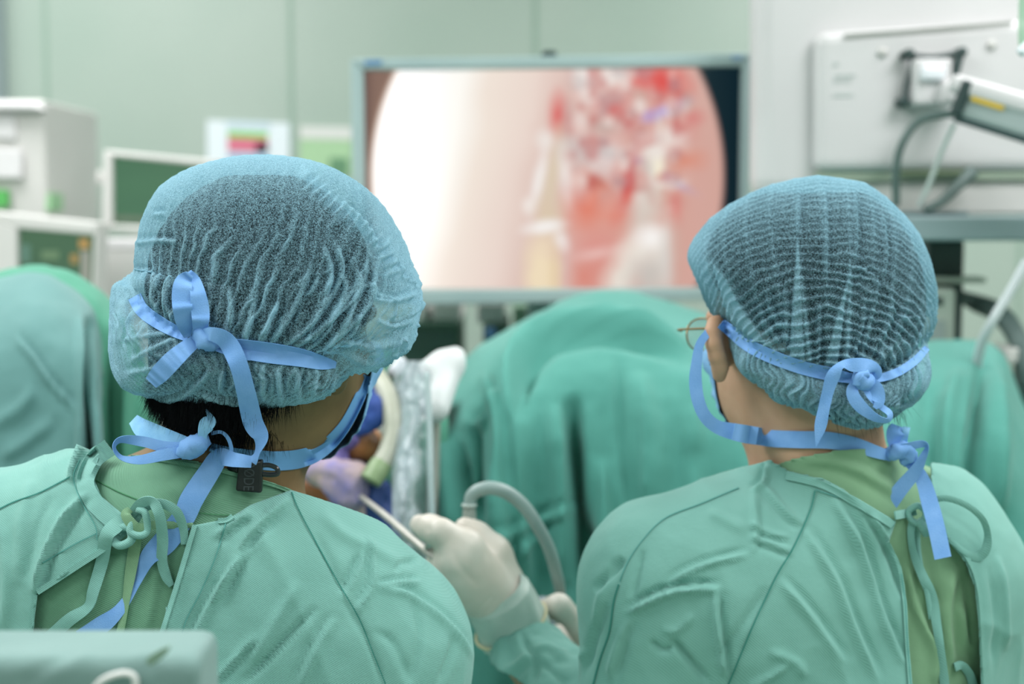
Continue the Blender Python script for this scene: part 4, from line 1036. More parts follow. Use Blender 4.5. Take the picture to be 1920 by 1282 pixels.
def wrL(px, py, qx, qy, b, V):
    ds, sd, t, _, _ = polydist(px, py, lerp_curve(np.array(tieL, float), 60))
    below = sd * ds       # sign tells side
    vis = np.clip((1.9 - b) / .5, 0, 1)
    wx = n2(qx, qy, .016, 1) * 15 + n2(qx, qy, .05, 5) * 5
    ang = np.arctan2(qx + wx - 250, 1320 - qy)
    ph = ang / .0315 * 2 * np.pi
    ridg = ridge(ph, 3.2)
    m = .35 + .65 * np.clip(n2(qx, qy, .02, 30) * 1.6 + .55, 0, 1)
    fade = np.clip((qy - 330) / 170, .18, 1)
    fine = ridge(ang / .012 * 2 * np.pi + n2(qx, qy, .04, 2) * 5, 2)
    up = (py < np.interp(px, [p[0] for p in tieL], [p[1] for p in tieL]))
    lowm = (~up).astype(float)
    d1 = ridg * m * fade * .0030 + fine * .0004
    # puff under the tie: radial pleats running from the tie down to the hem
    ph2 = (qx + n2(qx, qy, .03, 8) * 22 + (qy - 640) * .45 * np.sign(qx - 420) * np.clip(np.abs(qx - 420) / 150, 0, 1)) / 24 * 2 * np.pi
    r2 = ridge(ph2, 1.7)
    d2 = r2 * .0024 * (.5 + .5 * m) * np.clip((756 - py) / 34, .05, 1)
    d = np.where(up, d1, d2)
    # crumpled creases at right of crown
    cr = np.clip(1 - np.abs(n2(qx * .8 + qy * .3, qy, .022, 40)) * 7, 0, 1) * np.clip((qx - 560) / 120, 0, 1) * np.clip((qy - 420) / 120, 0, 1)
    cr2 = np.clip(1 - np.abs(n2(qx, qy, .016, 77)) * 9, 0, 1) * .5
    d = d + cr * .003 + cr2 * .0008
    fl = fold_lines(px, py, foldsL, 5.0) * vis; d = d + fl * .0030
    # tie presses the cap in
    groove = np.exp(-(ds / 17) ** 2); puf = np.exp(-((ds - 46) / 34) ** 2)
    gm = vis * np.clip((760 - px) / 120, 0, 1)
    d = d - (groove * .007) * gm + puf * .003 * vis
    dsb, _, tb, _, _ = polydist(px, py, np.array([(575, 335), (610, 372), (650, 408), (690, 436), (722, 475), (745, 520)], float))
    band = np.exp(-(dsb / 15) ** 2); d = d + band * (.0022 + .002 * np.cos(tb * 92)) * vis
    hem = np.clip((py - 700) / 50, 0, 1) * lowm
    d = d + hem * .0004 * np.cos(px / 11.5 * 2 * np.pi * .5)
    dens = .05 + .30 * np.clip((b - .75) / .75, 0, 1) ** 1.5 + .62 * ridg * m * fade + .38 * np.clip((420 - py) / 130, 0, 1) + .25 * fine * fade * .4 + cr * .45 + cr2 * .12 + band * .4
    dens = np.where(up, dens, .30 + .35 * r2 + .2 * hem)
    dens += np.clip((px - 690) / 60, 0, 1) * .35 + np.clip((262 - px) / 20, 0, 1) * .4 + groove * .1
    dens += np.clip((py - 590) / 60, 0, 1) * np.clip((px - 600) / 60, 0, 1) * .35
    dens += np.exp(-((px - 300) / 60) ** 2 - ((py - 350) / 60) ** 2) * .25
    dens = dens + np.clip(fl, -.2, 1) * .5
    return d, np.clip(dens, 0, 1)
def cap_finish(V, F, N, dens, A, B, bodyf, H, R, lowcut):
    ib = np.zeros(len(V), bool); near = np.linalg.norm(V - H, axis=1) < .25
    ib[near] = ev(bodyf, V[near]) < -.001
    q = (V - H) @ R
    # open under the brow and in front of the ears
    face = (q[:, 1] > -.01) & (q[:, 2] < lowcut[0] + np.clip(q[:, 1], 0, .1) * lowcut[1])
    under = (q[:, 1] <= -.01) & (q[:, 2] < lowcut[2])
    low = (np.sin(A) < -.1) & (B > 1.75)
    back = B > 1.6
    F = F[~(ib[F].all(1) | (low | (back & (face | under)))[F].any(1))]
    V2, F2, N2, d2 = compact(V, F, N, dens)
    return V2, F2, d2
def clamp_hair(h, c, C, gap, ymax):
    B = bvh(c); me = h.data; A = np.empty(len(me.vertices) * 3); me.vertices.foreach_get('co', A); A = A.reshape(-1, 3); P = A + ORG[h]
    py = proj(P)[1]
    for i in np.flatnonzero(py < ymax):
        v = P[i] - C; L = np.linalg.norm(v); t = B.ray_cast(Vector(C), Vector(v / L))
        if t[0] is not None and t[3] < L + gap: A[i] = C + v / L * (t[3] - gap) - ORG[h]
    me.vertices.foreach_set('co', A.ravel()); me.update()
V, F, N, dens, A_, B_ = cap_mesh((495, 545, 1.305), outL, .112, .125, wrL)
V, F, dens = cap_finish(V, F, N, dens, A_, B_, fBL, HL, RL, (-.02, .5, -.115))
capL = obj('surgical_cap', V, F, M_cap, LS, attrs={'dens': dens})
clamp_hair(hairL, capL, W(495, 545, 1.305), .011, 728)
# ----------------------------------------------------------------- ties, seams and clip of the left surgeon
BcapL = bvh(capL); BgL = bvh(gownL, scrubL, bodyL); BhL = bvh(capL, hairL, bodyL, gownL, scrubL)
def tie(name, pts, B=BcapL, m=M_tie, par=None, n=60, puff=.0002, thick=.0005):
    return ribbon(name, pts, m, par, B, n, thick=thick, puff=puff)
mL = maskL
tie('mask_tie', [(252, 556, .001, 26), (268, 583, .001, 26), (300, 606, .001, 25), (330, 622, .002, 22), (352, 633, .003, 16)], par=mL)
tie('mask_tie', [(380, 632, .004, 14), (400, 643, .003, 24), (440, 652, .002, 34), (500, 661, .001, 38), (560, 670, .001, 34), (604, 680, .001, 26), (630, 684, .000, 12)], par=mL)
tie('mask_tie', [(405, 640, .004, 10), (440, 662, .003, 16), (470, 668, .002, 16)], par=mL, n=24)
tie('tie_loop', [(352, 632, .006, 14), (345, 600, .011, 34, 10), (341, 560, .016, 38, 5), (344, 530, .018, 34, 0), (356, 513, .016, 16, 20)], par=mL, m=M_tie)
tie('tie_loop', [(352, 511, .014, 16), (366, 530, .010, 26, -25), (374, 570, .008, 36, -20), (376, 605, .006, 32, -10), (368, 632, .006, 16)], par=mL, m=M_tie)
tie('tie_end', [(372, 636, .006, 22), (350, 652, .009, 30, 10), (325, 674, .012, 37, 15), (300, 700, .012, 36, 5), (283, 718, .010, 26, 0)], par=mL, m=M_tie)
V, F = tube([W(352, 624, 1.166), W(363, 630, 1.16), W(372, 640, 1.16), W(372, 648, 1.166)], [.006, .011, .011, .006], 20, 14)
h = hit(BcapL, 366, 636); V = V - FWD * (1.163 - (h - .006)); V = crumple(V)
obj('tie_knot', V, F, M_tie, mL)
hn = hit(BhL, 470, 800) or 1.22
tie('tie_end', [(372, 632, hit(BcapL, 366, 636) - .008, 18), (395, 626, hit(BcapL, 395, 626) - .014, 26, 10), (425, 640, hit(BcapL, 425, 640) - .012, 34, 15), (446, 680, hit(BcapL, 446, 680) - .010, 36, -15),
     (460, 730, hit(BcapL, 458, 730) - .010, 36, -10), (474, 790, hn - .040, 38, 10), (489, 820, hn - .042, 34, 35), (482, 850, hn - .040, 20, 60), (472, 866, hn - .037, 20, 10)], par=mL, n=90, m=M_tie)
d0 = hn - .037
hg = lambda x, y: hit(BgL, x, y)
tie('tie_end', [(472, 866, d0, 22, 10), (440, 862, d0 - .002, 30, 25), (412, 858, hg(412, 858) - .012, 36, 10), (392, 885, hg(392, 885) - .008, 40, 5), (360, 935, hg(360, 935) - .006, 44, 5), (345, 968, hg(345, 968) - .004, 42, 0),
     (310, 1015, hg(310, 1015) - .004, 46, 0), (278, 1045, hg(278, 1045) - .005, 34, 20), (258, 1090, hg(258, 1090) - .003, 15, 20), (225, 1142, hg(225, 1142) - .003, 22, 10), (190, 1172, hg(190, 1172) - .003, 34, 0), (150, 1196, hg(150, 1196) - .003, 30, 0)], par=mL, n=120, m=M_tie, puff=.0005)
# lower ties round the neck
BnL = bvh(bodyL, hairL, scrubL)
dk = (hit(BnL, 378, 838) or 1.25) - .022
tie('mask_tie', [(250, 786, 1.300, 22), (272, 806, 1.275, 38), (310, 822, dk + .010, 38), (345, 832, dk + .004, 30), (365, 836, dk, 20)], None, M_tie_l, mL)
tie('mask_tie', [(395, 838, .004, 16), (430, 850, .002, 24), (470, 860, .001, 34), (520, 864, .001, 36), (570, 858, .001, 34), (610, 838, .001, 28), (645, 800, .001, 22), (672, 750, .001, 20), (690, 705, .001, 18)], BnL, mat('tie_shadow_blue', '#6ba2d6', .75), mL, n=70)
tie('tie_loop', [(360, 845, dk, 20), (310, 852, dk - .004, 22, 10), (262, 862, dk - .006, 18, 20), (228, 858, dk - .008, 14, 50), (214, 838, dk - .008, 18, 70), (228, 824, dk - .004, 16, 40), (270, 828, dk - .002, 20, -10), (310, 838, dk, 22, -10), (360, 842, dk, 26, 0)], None, M_tie, mL, n=80)
V, F = tube([W(338, 850, dk), W(352, 842, dk - .004), W(372, 832, dk - .005), W(392, 824, dk - .001)], [.006, .010, .010, .006], 20, 14); V = crumple(V)
obj('tie_knot', V, F, M_tie, mL)
tie('tie_end', [(384, 842, dk - .006, 10), (380, 815, dk - .010, 18, 10), (388, 796, dk - .012, 30, 0), (397, 788, dk - .012, 18, -30), (386, 767, dk - .010, 2, 0)], None, M_tie_l, mL, n=30)
tie('tie_loop', [(396, 812, dk - .004, 7), (415, 810, dk - .008, 7, 30), (428, 822, dk - .008, 8, 30), (434, 842, dk - .006, 8, 30), (430, 852, dk - .004, 8)], None, M_tie, mL, n=30)

# seams, hems and collar of the gown
gb = bvh(gownL)
def hem(pts, B, m, par, w=16, name='hem', lift=.0006): return ribbon(name, [(p[0], p[1], lift, w) for p in pts], m, par, B, 20 * len(pts), thick=.0016, nx=5, puff=0)
hem([(206, 838), (176, 862), (160, 900), (172, 935), (208, 972), (236, 990)], gb, M_gown, gownL, 34, 'collar_band')
seam('seam', [(150, 862), (138, 895), (150, 935), (178, 985), (182, 1012)], M_thread_l, gownL, gb, 2.0, .0018)
seam('seam', [(-40, 975), (20, 943), (70, 925), (110, 905), (132, 893)], M_seamthread, gownL, gb, 1.8)
seam('seam', [(181, 1000), (140, 1020), (80, 1055)], M_thread_l, gownL, gb, 2.2)
seam('seam', [(547, 922), (560, 955), (600, 1030), (636, 1095), (652, 1122), (676, 1165), (700, 1225), (728, 1295)], M_seamthread, gownL, gb, 1.8)
seam('seam', [(424, 976), (418, 1000), (402, 1050), (376, 1110), (350, 1160), (338, 1200)], M_thread_l, gownL, gb, 2.2)
hem([(362, 980), (394, 976), (424, 975), (442, 962)], gb, M_gown, gownL, 10, 'hem')
hem([(366, 984), (338, 1078), (306, 1180), (296, 1215)], gb, M_gown, gownL, 8, 'hem')
hem([(60, 1300), (62, 1200), (72, 1120)], gb, M_gown, gownL, 8, 'hem')
ribbon('hem', [(x, y, (hit(gb, x - 12, y - 16) or 1.25) - .0015, 11) for x, y in ((236, 996), (220, 1010), (184, 1036), (150, 1058), (112, 1083), (70, 1110))], M_gown, gownL, None, 60, thick=.0016)
ribbon('hem', [(x, y, (hit(gb, x - 14, y) or 1.25) - .0015, 9) for x, y in ((66, 1114), (60, 1160), (56, 1210), (52, 1290))], M_gown, gownL, None, 40, thick=.0016)
sb = bvh(scrubL)
seam('seam', [(180, 900), (230, 925), (290, 945), (380, 962), (440, 966)], M_scrubthread, scrubL, sb, 1.8)
seam('seam', [(262, 1010), (258, 1050), (246, 1120), (232, 1190)], M_scrubthread, scrubL, sb, 1.8)
hem([(246, 856), (300, 862), (360, 872), (420, 884), (470, 897), (520, 912), (545, 922)], sb, M_scrub, scrubL, 7, 'collar_edge')
# cords at the neck opening
def cord(name, pts, m, par, n=70): return ribbon(name, pts, m, par, None, n, thick=.0013, puff=.0007)
kd = (hg(245, 975) or 1.2) - .012
def G(x, y, l): return (hg(x, y) or kd) - l
cord('neck_cord', [(240, 975, kd, 14), (262, 945, kd - .010, 20, 20), (285, 940, kd - .013, 19, 30), (299, 965, kd - .014, 20, -10), (305, 1010, G(305, 1010, .012), 21, 10), (304, 1050, G(304, 1050, .007), 20, 20), (312, 1080, G(312, 1080, .005), 18, 0), (322, 1098, G(322, 1098, .004), 10, 0)], M_gown, gownL)
cord('neck_cord', [(252, 980, kd, 14), (268, 952, kd - .004, 20, 10), (300, 943, kd - .007, 17, 20), (330, 958, kd - .007, 18, 10), (344, 990, G(344, 990, .006), 16, 10), (346, 1020, G(346, 1020, .003), 12, 0)], M_gown, gownL)
cord('neck_cord', [(238, 968, kd - .004, 20), (218, 985, kd - .008, 30, 20), (200, 1005, G(200, 1005, .008), 26, 10), (192, 1050, G(192, 1050, .006), 24, -10), (176, 1105, G(176, 1105, .005), 22, 10), (165, 1138, G(165, 1138, .004), 20, 30), (130, 1162, G(130, 1162, .004), 24, 0), (92, 1196, G(92, 1196, .003), 24, 0)], M_gown, gownL, 100)
V, F = tube([W(205, 1005, kd - .004), W(224, 1022, kd - .010), W(246, 1012, kd - .010), W(243, 990, kd - .008), W(225, 988, kd - .006)], .0038, 40, 12); obj('cord_knot', V, F, M_gown, gownL)
V, F = tube([W(250, 975, kd - .010), W(244, 996, kd - .012), W(262, 1004, kd - .012), W(276, 994, kd - .008), W(272, 962, kd - .010), W(258, 955, kd - .008)], .0032, 40, 12); obj('cord_knot', V, F, M_gown, gownL)
cord('scrub_cord', [(244, 955, kd - .006, 12), (236, 965, kd - .010, 18, 20), (250, 985, kd - .012, 20, 10), (264, 990, kd - .010, 18), (290, 984, kd - .004, 15), (325, 984, G(325, 984, .004), 13), (362, 984, G(362, 984, .002), 10)], M_scrub2, scrubL)
cord('scrub_cord', [(258, 1000, kd - .002, 16), (252, 1030, G(252, 1030, .004), 22), (244, 1080, G(244, 1080, .003), 20, 10), (236, 1130, G(236, 1130, .003), 14, 20), (224, 1195, G(224, 1195, .003), 14)], M_scrub2, scrubL)
# clip-on microphone battery at the collar
hm = (hit(BnL, 466, 900) or 1.2) - .010
clip = root('microphone_clip', 'small black clip-on microphone transmitter on the left surgeon\'s green collar', 'microphone', W(466, 926, hm))
V, F = quad_bar([(447, 868), (492, 862), (490, 925), (441, 921)], hm - .004, hm + .004); obj('body_case', V, F, M_black, clip, smooth=False, bevel=.0022)
V, F = tube([W(488, 872, hm), W(505, 872, hm + .001), W(519, 878, hm + .001), W(520, 888, hm + .001), W(505, 890, hm + .001), W(488, 888, hm)], .0022, 40, 12); obj('clip_ring', V, F, M_blackg, clip)
V, F = tube([W(430, 876, hm + .006), W(448, 880, hm + .002)], .003, 8, 10); obj('cable_end', V, F, M_black, clip)
fc = bpy.data.curves.new('lettering', 'FONT'); fc.body = 'R\u00d8DE'; fc.size = .0115; fc.extrude = .0002; fc.align_x = 'CENTER'; fc.align_y = 'CENTER'
tmp = bpy.data.objects.new('lettering', fc); COL.objects.link(tmp); dg = bpy.context.evaluated_depsgraph_get(); dg.update()
me = bpy.data.meshes.new_from_object(tmp.evaluated_get(dg)); bpy.data.objects.remove(tmp)
A = np.array([v.co[:] for v in me.vertices]); FF = [tuple(p.vertices) for p in me.polygons]
A = A * [.82, 1.15, 1]
tdn = W(466, 920, 1) - W(468, 880, 1); tdn /= np.linalg.norm(tdn)
tup = W(490, 900, 1) - W(446, 900, 1); tup /= np.linalg.norm(tup)
Vt = W(466, 893, hm - .0043) + A[:, :1] * tdn + A[:, 1:2] * tup - A[:, 2:3] * FWD
obj('lettering', Vt, FF, mat('grey_lettering', '#3a4144', .5), clip, smooth=False)
# ================================================================= right surgeon
PR = np.array([W(1560, 900, 1.46)[0], 1.46, 0])
RS = root('surgeon', 'surgeon at right seen from behind, head turned left, ridged blue cap and glasses', 'person', PR)
HR = W(1496, 622, 1.432); RR_ = head_frame(.52, -.10, -.05)
neckR = [('c', HR + RR_ @ np.array([0, -.028, -.04]), W(1532, 860, 1.435), .058, .060), ('c', W(1532, 860, 1.435), W(1580, 1000, 1.46), .060, .085)]
sL, sR = W(1252, 1098, 1.44), W(1782, 1082, 1.50)
eL, eR = W(1192, 1440, 1.44), W(1840, 1450, 1.55)
wL = W(972, 1215, 1.62)
pel = np.array([W(1570, 1300, 1.5)[0], 1.50, .98])
trunkR = [('e', W(1570, 1270, 1.50), (.185, .130, .25), rotz(.35)),
          ('c', W(1500, 965, 1.44), sL, .056, .078), ('c', W(1610, 985, 1.46), sR, .054, .066),
          ('c', sL, eL, .078, .066), ('c', sR, eR, .068, .060),
          ('c', W(1570, 1350, 1.5), pel, .14, .155), ('e', W(1420, 1130, 1.42), (.10, .08, .12), None), ('e', W(1690, 1120, 1.455), (.10, .075, .12), None),
          ('c', W(1448, 930, 1.44), W(1440, 900, 1.44), .012, .010), ('c', W(1600, 915, 1.46), W(1720, 990, 1.48), .045, .06)]
skirtR = [('c', pel, pel + [0, 0, -.55], .16, .18)]
wR2 = W(1112, 1200, 1.66)
foreR = [('c', W(1150, 1430, 1.42), wL, .062, .047)]
fTR = union(trunkR + skirtR, .05)
sleeveR = union(foreR, .02)
fFR = union([('c', eR, W(1500, 1330, 1.72), .055, .04), ('c', W(1500, 1330, 1.72), W(1260, 1250, 1.72), .045, .035)], .03)
hdR = head_f(HR, RR_, sc=1.0, es=1.12, side=1)
earR = [(1352, 597, 1.388, .0048), (1340, 607, 1.378, .0050), (1336, 622, 1.372, .0052), (1338, 645, 1.370, .0055), (1344, 668, 1.373, .0060), (1350, 688, 1.378, .0058), (1349, 704, 1.382, .0066)]
earU = union([('c', W(*a[:3]), W(*b[:3]), a[3], b[3]) for a, b in zip(earR[:-1], earR[1:])] + [('c', W(*a[:3]), W(1374, (a[1] + 650) / 2, 1.405), .0042, .007) for a in earR[1:6]], .008); nkR = union(neckR, .03); tinR = union(trunkR[:8], .05)
legsR = [('c', pel + [s * .09, 0, -.05], np.array([pel[0] + s * .11, pel[1], .5]), .085, .055) for s in (-1, 1)] + [('c', np.array([pel[0] + s * .11, pel[1], .5]), np.array([pel[0] + s * .11, pel[1], .10]), .055, .038) for s in (-1, 1)]
lgR = union(legsR + [('c', pel + [-.09, 0, 0], pel + [.09, 0, 0], .1, .1)], .03)
armR = union([('c', W(1150, 1430, 1.42), wL, .036, .026), ('c', eR, W(1500, 1330, 1.72), .036, .028), ('c', W(1500, 1330, 1.72), wR2, .03, .024)], .02)
def fBR(p):
    d = smin(smin(hdR(p), earU(p), .008), nkR(p), .03); d = smin(d, tinR(p) + .026, .03)
    return smin(smin(d, lgR(p), .04), armR(p), .02)
lo = np.array([W(900, 900, 1.6)[0] - .02, 1.14, .05]); hi = np.array([sR[0] + .16, 1.86, 1.74])
xs, ys, zs = cover_axes(lo, hi, HR - [.13, .14, .20], HR + [.13, .15, .17], .0030, .013)
V, F = nets(fBR, xs, ys, zs); bodyR = obj('body', V, F, M_skin, RS)
SR = [([(1405, 1038), (1333, 1056), (1281, 1077), (1250, 1102)], 7, 3, 'l'), ([(1350, 1104), (1299, 1105), (1254, 1112), (1212, 1130), (1176, 1150)], 8, 6, 'l'),
      ([(1343, 1105), (1342, 1150), (1350, 1212), (1358, 1270)], 8, 5, 'r'), ([(1259, 1197), (1288, 1233), (1330, 1284)], 8, -5, 'n'), ([(1219, 1200), (1243, 1219), (1262, 1212)], 7, -3, 'n'),
      ([(1440, 868), (1432, 905), (1410, 922)], 7, 4, 'l'), ([(1430, 909), (1471, 954), (1504, 985)], 8, 3, 'l'), ([(1409, 1005), (1454, 1022), (1485, 1036)], 7, 2.5, 'l'), ([(1405, 980), (1445, 1000), (1480, 1008)], 7, 2.2, 'l'),
      ([(1413, 925), (1418, 980), (1412, 1040)], 8, 2, 'r'), ([(1171, 1047), (1145, 1078), (1120, 1108)], 10, -5, 'n'), ([(1150, 1060), (1130, 1120), (1120, 1180)], 10, 3, 'n'),
      ([(1180, 1160), (1165, 1200), (1145, 1270)], 9, 4, 'r'), ([(1140, 1130), (1118, 1190), (1098, 1260)], 10, -4, 'n'), ([(1205, 1030), (1195, 1080), (1185, 1125)], 8, -2.5, 'n'),
      ([(1563, 935), (1604, 1004), (1628, 1078), (1650, 1150), (1690, 1245)], 8, 4, 'r'), ([(1506, 988), (1563, 1086), (1595, 1167), (1644, 1280)], 9, 3.5, 'r'), ([(1461, 1086), (1522, 1159), (1583, 1245)], 9, 3, 'r'),
      ([(1620, 960), (1645, 1000), (1668, 1050), (1690, 1120)], 7, -3.5, 'n'), ([(1632, 965), (1660, 1010), (1672, 1030)], 5, 3, 'n'), ([(1440, 1220), (1490, 1240), (1510, 1270)], 10, 2.5, 'n'),
      ([(1340, 1240), (1400, 1160), (1440, 1100)], 10, -2, 'n'), ([(1400, 1290), (1450, 1262), (1480, 1240)], 8, 3, 'n'), ([(1300, 1150), (1270, 1180), (1240, 1180)], 8, 2, 'n'),
      ([(1325, 960), (1380, 985), (1400, 1000)], 12, 2, 'n'), ([(1530, 900), (1580, 930), (1610, 960)], 8, -2, 'n'), ([(1862, 1040), (1880, 1120), (1885, 1220)], 8, 3, 'n'), ([(1848, 1060), (1862, 1140), (1862, 1260)], 8, -2.5, 'n'),
      ([(1100, 1215), (1085, 1250), (1080, 1284)], 8, 3, 'n')]
polyR = [(1432, 858), (1474, 882), (1542, 899), (1612, 936), (1680, 977), (1667, 1016), (1690, 1062), (1700, 1130), (1704, 1200), (1714, 1320), (1844, 1320), (1838, 1180), (1830, 1100), (1812, 1052), (1778, 1012), (1763, 965), (1748, 908), (1745, 700), (1436, 700)]
lo2 = np.array([sL[0] - .12, 1.15, .40]); hi2 = np.array([sR[0] + .12, 1.80, 1.48])
P0R = W(1575, 846, 1.37)
tk = lambda p: smin(union(trunkR, .05)(p) + .010, union([('c', W(1538, 800, 1.43), W(1560, 940, 1.44), .070, .080)], .03)(p), .03)
fgR = lambda p: smin(fTR(p), tk(p) - .004, .012)
V, F, N = gown(fgR, lo2, hi2, np.array([lo2[0], 1.15, 1.18]), np.array([hi2[0], 1.52, 1.48]), .0031, .014, SR, polyR, P0R, (-.05, .45, 1))
# the forearm sleeve reaching forward to the gloved hand
xs, ys, zs = axis(W(880, 1200, 1.6)[0], W(1230, 1300, 1.5)[0], .0032), axis(1.32, 1.70, .0032), axis(1.13, 1.42, .0032)
fsl = lambda p: np.maximum(sleeveR(p), -((p - wL) @ ((W(1150, 1430, 1.42) - wL) / np.linalg.norm(W(1150, 1430, 1.42) - wL))) + .022)
Vs_, Fs_ = nets(fsl, xs, ys, zs); Ns_ = grad(fsl, Vs_)
Vs_ = strokes(Vs_, Ns_, [([(920, 1210), (905, 1250), (900, 1290)], 7, -5, 'n'), ([(975, 1180), (990, 1215), (1005, 1240), (995, 1290)], 6, -5, 'n'), ([(1005, 1218), (1035, 1218), (1062, 1238)], 7, 5, 'n'), ([(945, 1190), (940, 1240), (950, 1290)], 9, 4, 'n'),
                         ([(1010, 1240), (1040, 1262), (1070, 1282)], 7, -4, 'n'), ([(1005, 1225), (960, 1250), (930, 1284)], 8, 4, 'r')])
ax_ = (W(1150, 1430, 1.42) - wL) / np.linalg.norm(W(1150, 1430, 1.42) - wL)
Vs_ = Vs_ + Ns_ * (.003 * vnoise(Vs_, 40, 2) + .002 * vnoise(Vs_, 75, 6))[:, None]
Vg, Fg = merge_mesh(V, F, Vs_, Fs_)
gownR = obj('surgical_gown', Vg, Fg, M_gown2, RS, solid=.0016, offset=-1)
xs, ys, zs = cover_axes(np.array([sL[0], 1.18, 1.0]), np.array([sR[0] + .1, 1.58, 1.5]), np.array([W(1400, 900, 1.3)[0], 1.18, 1.14]), np.array([W(1900, 900, 1.5)[0], 1.50, 1.5]), .0034, .014)
V, F = nets(tk, xs, ys, zs); N = grad(tk, V)
V = strokes(V, N, [([(1500, 862), (1580, 870), (1650, 905), (1700, 935)], 9, 2.5, 'l'), ([(1560, 858), (1620, 868), (1680, 895)], 8, -1.8, 'n'), ([(1725, 990), (1745, 1060), (1760, 1140)], 12, -5, 'n'), ([(1700, 1060), (1715, 1130), (1745, 1200)], 8, 4, 'r'),
                   ([(1790, 1060), (1775, 1150), (1785, 1250)], 10, 5, 'r'), ([(1810, 1080), (1818, 1150), (1822, 1240)], 8, -4, 'n'), ([(1740, 1180), (1755, 1230), (1750, 1282)], 9, 4, 'n'), ([(1800, 1130), (1812, 1190), (1832, 1230)], 8, 4, 'n'), ([(1770, 1010), (1800, 1040), (1810, 1080)], 8, 3, 'n')])
V = V + N * (vnoise(V * [1, 1, .4], 30, 2) * .0022)[:, None]
V, F, N = planecut(V, F, N, W(1575, 850, 1.37), (-.12, .45, 1))
scrubR = obj('scrub_top', V, F, M_scrub2, RS, solid=.0014, offset=-1)
for s in (-1, 1):
    c = np.array([pel[0] + s * .11, pel[1] + .05, .05])
    fs = union([('c', c + [0, -.08, 0], c + [0, .09, -.01], .045, .035)], .01)
    V, F = nets(lambda p: np.maximum(fs(p), .006 - p[:, 2]), axis(c[0] - .07, c[0] + .07, .01), axis(c[1] - .15, c[1] + .15, .01), axis(.0, .13, .01)); obj('shoe', V, F, M_shoe, RS)
hairR = hair(HR, RR_, RS, nape=-.082, strands=260, side=.085, vol=(.100, .130, .115), seed=4, mh=noisy(mat('cropped_black_hair', '#0b0f0f', .65, spec=.12), '#080c0c', '#121614', 500, 3, .4, 700, .001))
for s in (-1, 1):
    c = HR + RR_ @ np.array([s * .031, .083, .008]); V, F = tube([c - RR_ @ np.array([0, .011, 0]), c - RR_ @ np.array([0, .006, 0]), c, c + RR_ @ np.array([0, .006, 0]), c + RR_ @ np.array([0, .0095, 0]), c + RR_ @ np.array([0, .011, 0])], [.003, .0095, .0115, .0095, .0055, .001], 6, 20, raw=True)
    e = obj('eye', V, F, M_eye, RS); V, F = tube([c + RR_ @ np.array([0, .0094, 0]), c + RR_ @ np.array([0, .0112, 0])], [.0055, .004], 2, 18, raw=True); obj('iris', V, F, M_iris, e)
maskR = face_mask(HR, RR_, head_f(HR, RR_, False, 1.0), RS, .4)
# spectacles
def hl(x, y, z): return HR + RR_ @ np.array([x, y, z])
V, F = tube([hl(-.016, .118, .008), hl(-.006, .124, .011), hl(.006, .124, .011), hl(.016, .118, .008)], .0011, 12, 8)
glasses = obj('glasses', V, F, M_gold, RS)
for s in (-1, 1):
    rim = [hl(s * (.040 + .024 * math.cos(a)), .106 - .006 * math.cos(a) ** 2, .004 + .017 * math.sin(a)) for a in np.linspace(0, 2 * math.pi, 18, endpoint=False)]
    V, F = tube(rim, .0009, 60, 8, closed=True); obj('rim', V, F, M_gold, glasses)
    C = np.array([hl(s * .040, .1065, .004)] + [hl(s * (.040 + .0235 * math.cos(a)), .106 - .006 * math.cos(a) ** 2, .004 + .0165 * math.sin(a)) for a in np.linspace(0, 2 * math.pi, 36, endpoint=False)])
    obj('lens', C, [(0, i, i % 36 + 1) for i in range(1, 37)], M_lens, glasses, solid=.001)
    V, F = tube([hl(s * .064, .108, .010), hl(s * .074, .098, .012), hl(s * .082, .04, .012), hl(s * .085, -.005, .012), hl(s * .083, -.028, -.008)], .0012, 40, 8); obj('temple_arm', V, F, M_gold, glasses)
# cap
outR = [(1290, 478), (1302, 448), (1340, 405), (1395, 370), (1450, 347), (1530, 331), (1580, 337), (1622, 345), (1665, 375), (1702, 412), (1731, 455), (1748, 505), (1755, 560), (1750, 610), (1742, 640),
        (1737, 668), (1732, 705), (1720, 735), (1690, 762), (1660, 785), (1625, 797), (1580, 788), (1535, 768), (1505, 755), (1462, 738), (1430, 712), (1400, 688), (1378, 650), (1350, 608), (1322, 556), (1300, 510)]
tieR = [(1352, 606), (1380, 632), (1420, 660), (1460, 678), (1500, 693), (1560, 706), (1600, 714), (1650, 704), (1700, 680), (1735, 650), (1760, 630)]
W1 = [(1495, 448), (1501, 560), (1510, 692), (1480, 690), (1484, 600)]; W2 = [(1594, 505), (1583, 570), (1568, 692), (1545, 690), (1566, 600)]
W3 = [(1338, 496), (1362, 520), (1400, 590), (1436, 640), (1500, 690), (1462, 682), (1404, 650), (1366, 590)]
foldsR = [[(1470, 540), (1476, 600), (1470, 660)], [(1436, 600), (1460, 640), (1480, 680)], [(1642, 510), (1640, 560), (1625, 620), (1605, 690)], [(1600, 500), (1640, 520)], [(1690, 590), (1680, 630), (1650, 680)], [(1672, 560), (1668, 600), (1640, 650), (1620, 690)],
          [(1620, 560), (1612, 620), (1592, 690)], [(1440, 540), (1446, 580), (1470, 620)], [(1535, 560), (1532, 690)], [(1545, 350), (1548, 450), (1546, 520)], [(1497, 350), (1495, 440)], [(1602, 355), (1604, 450), (1598, 500)], [(1653, 400), (1660, 480), (1650, 530)]]
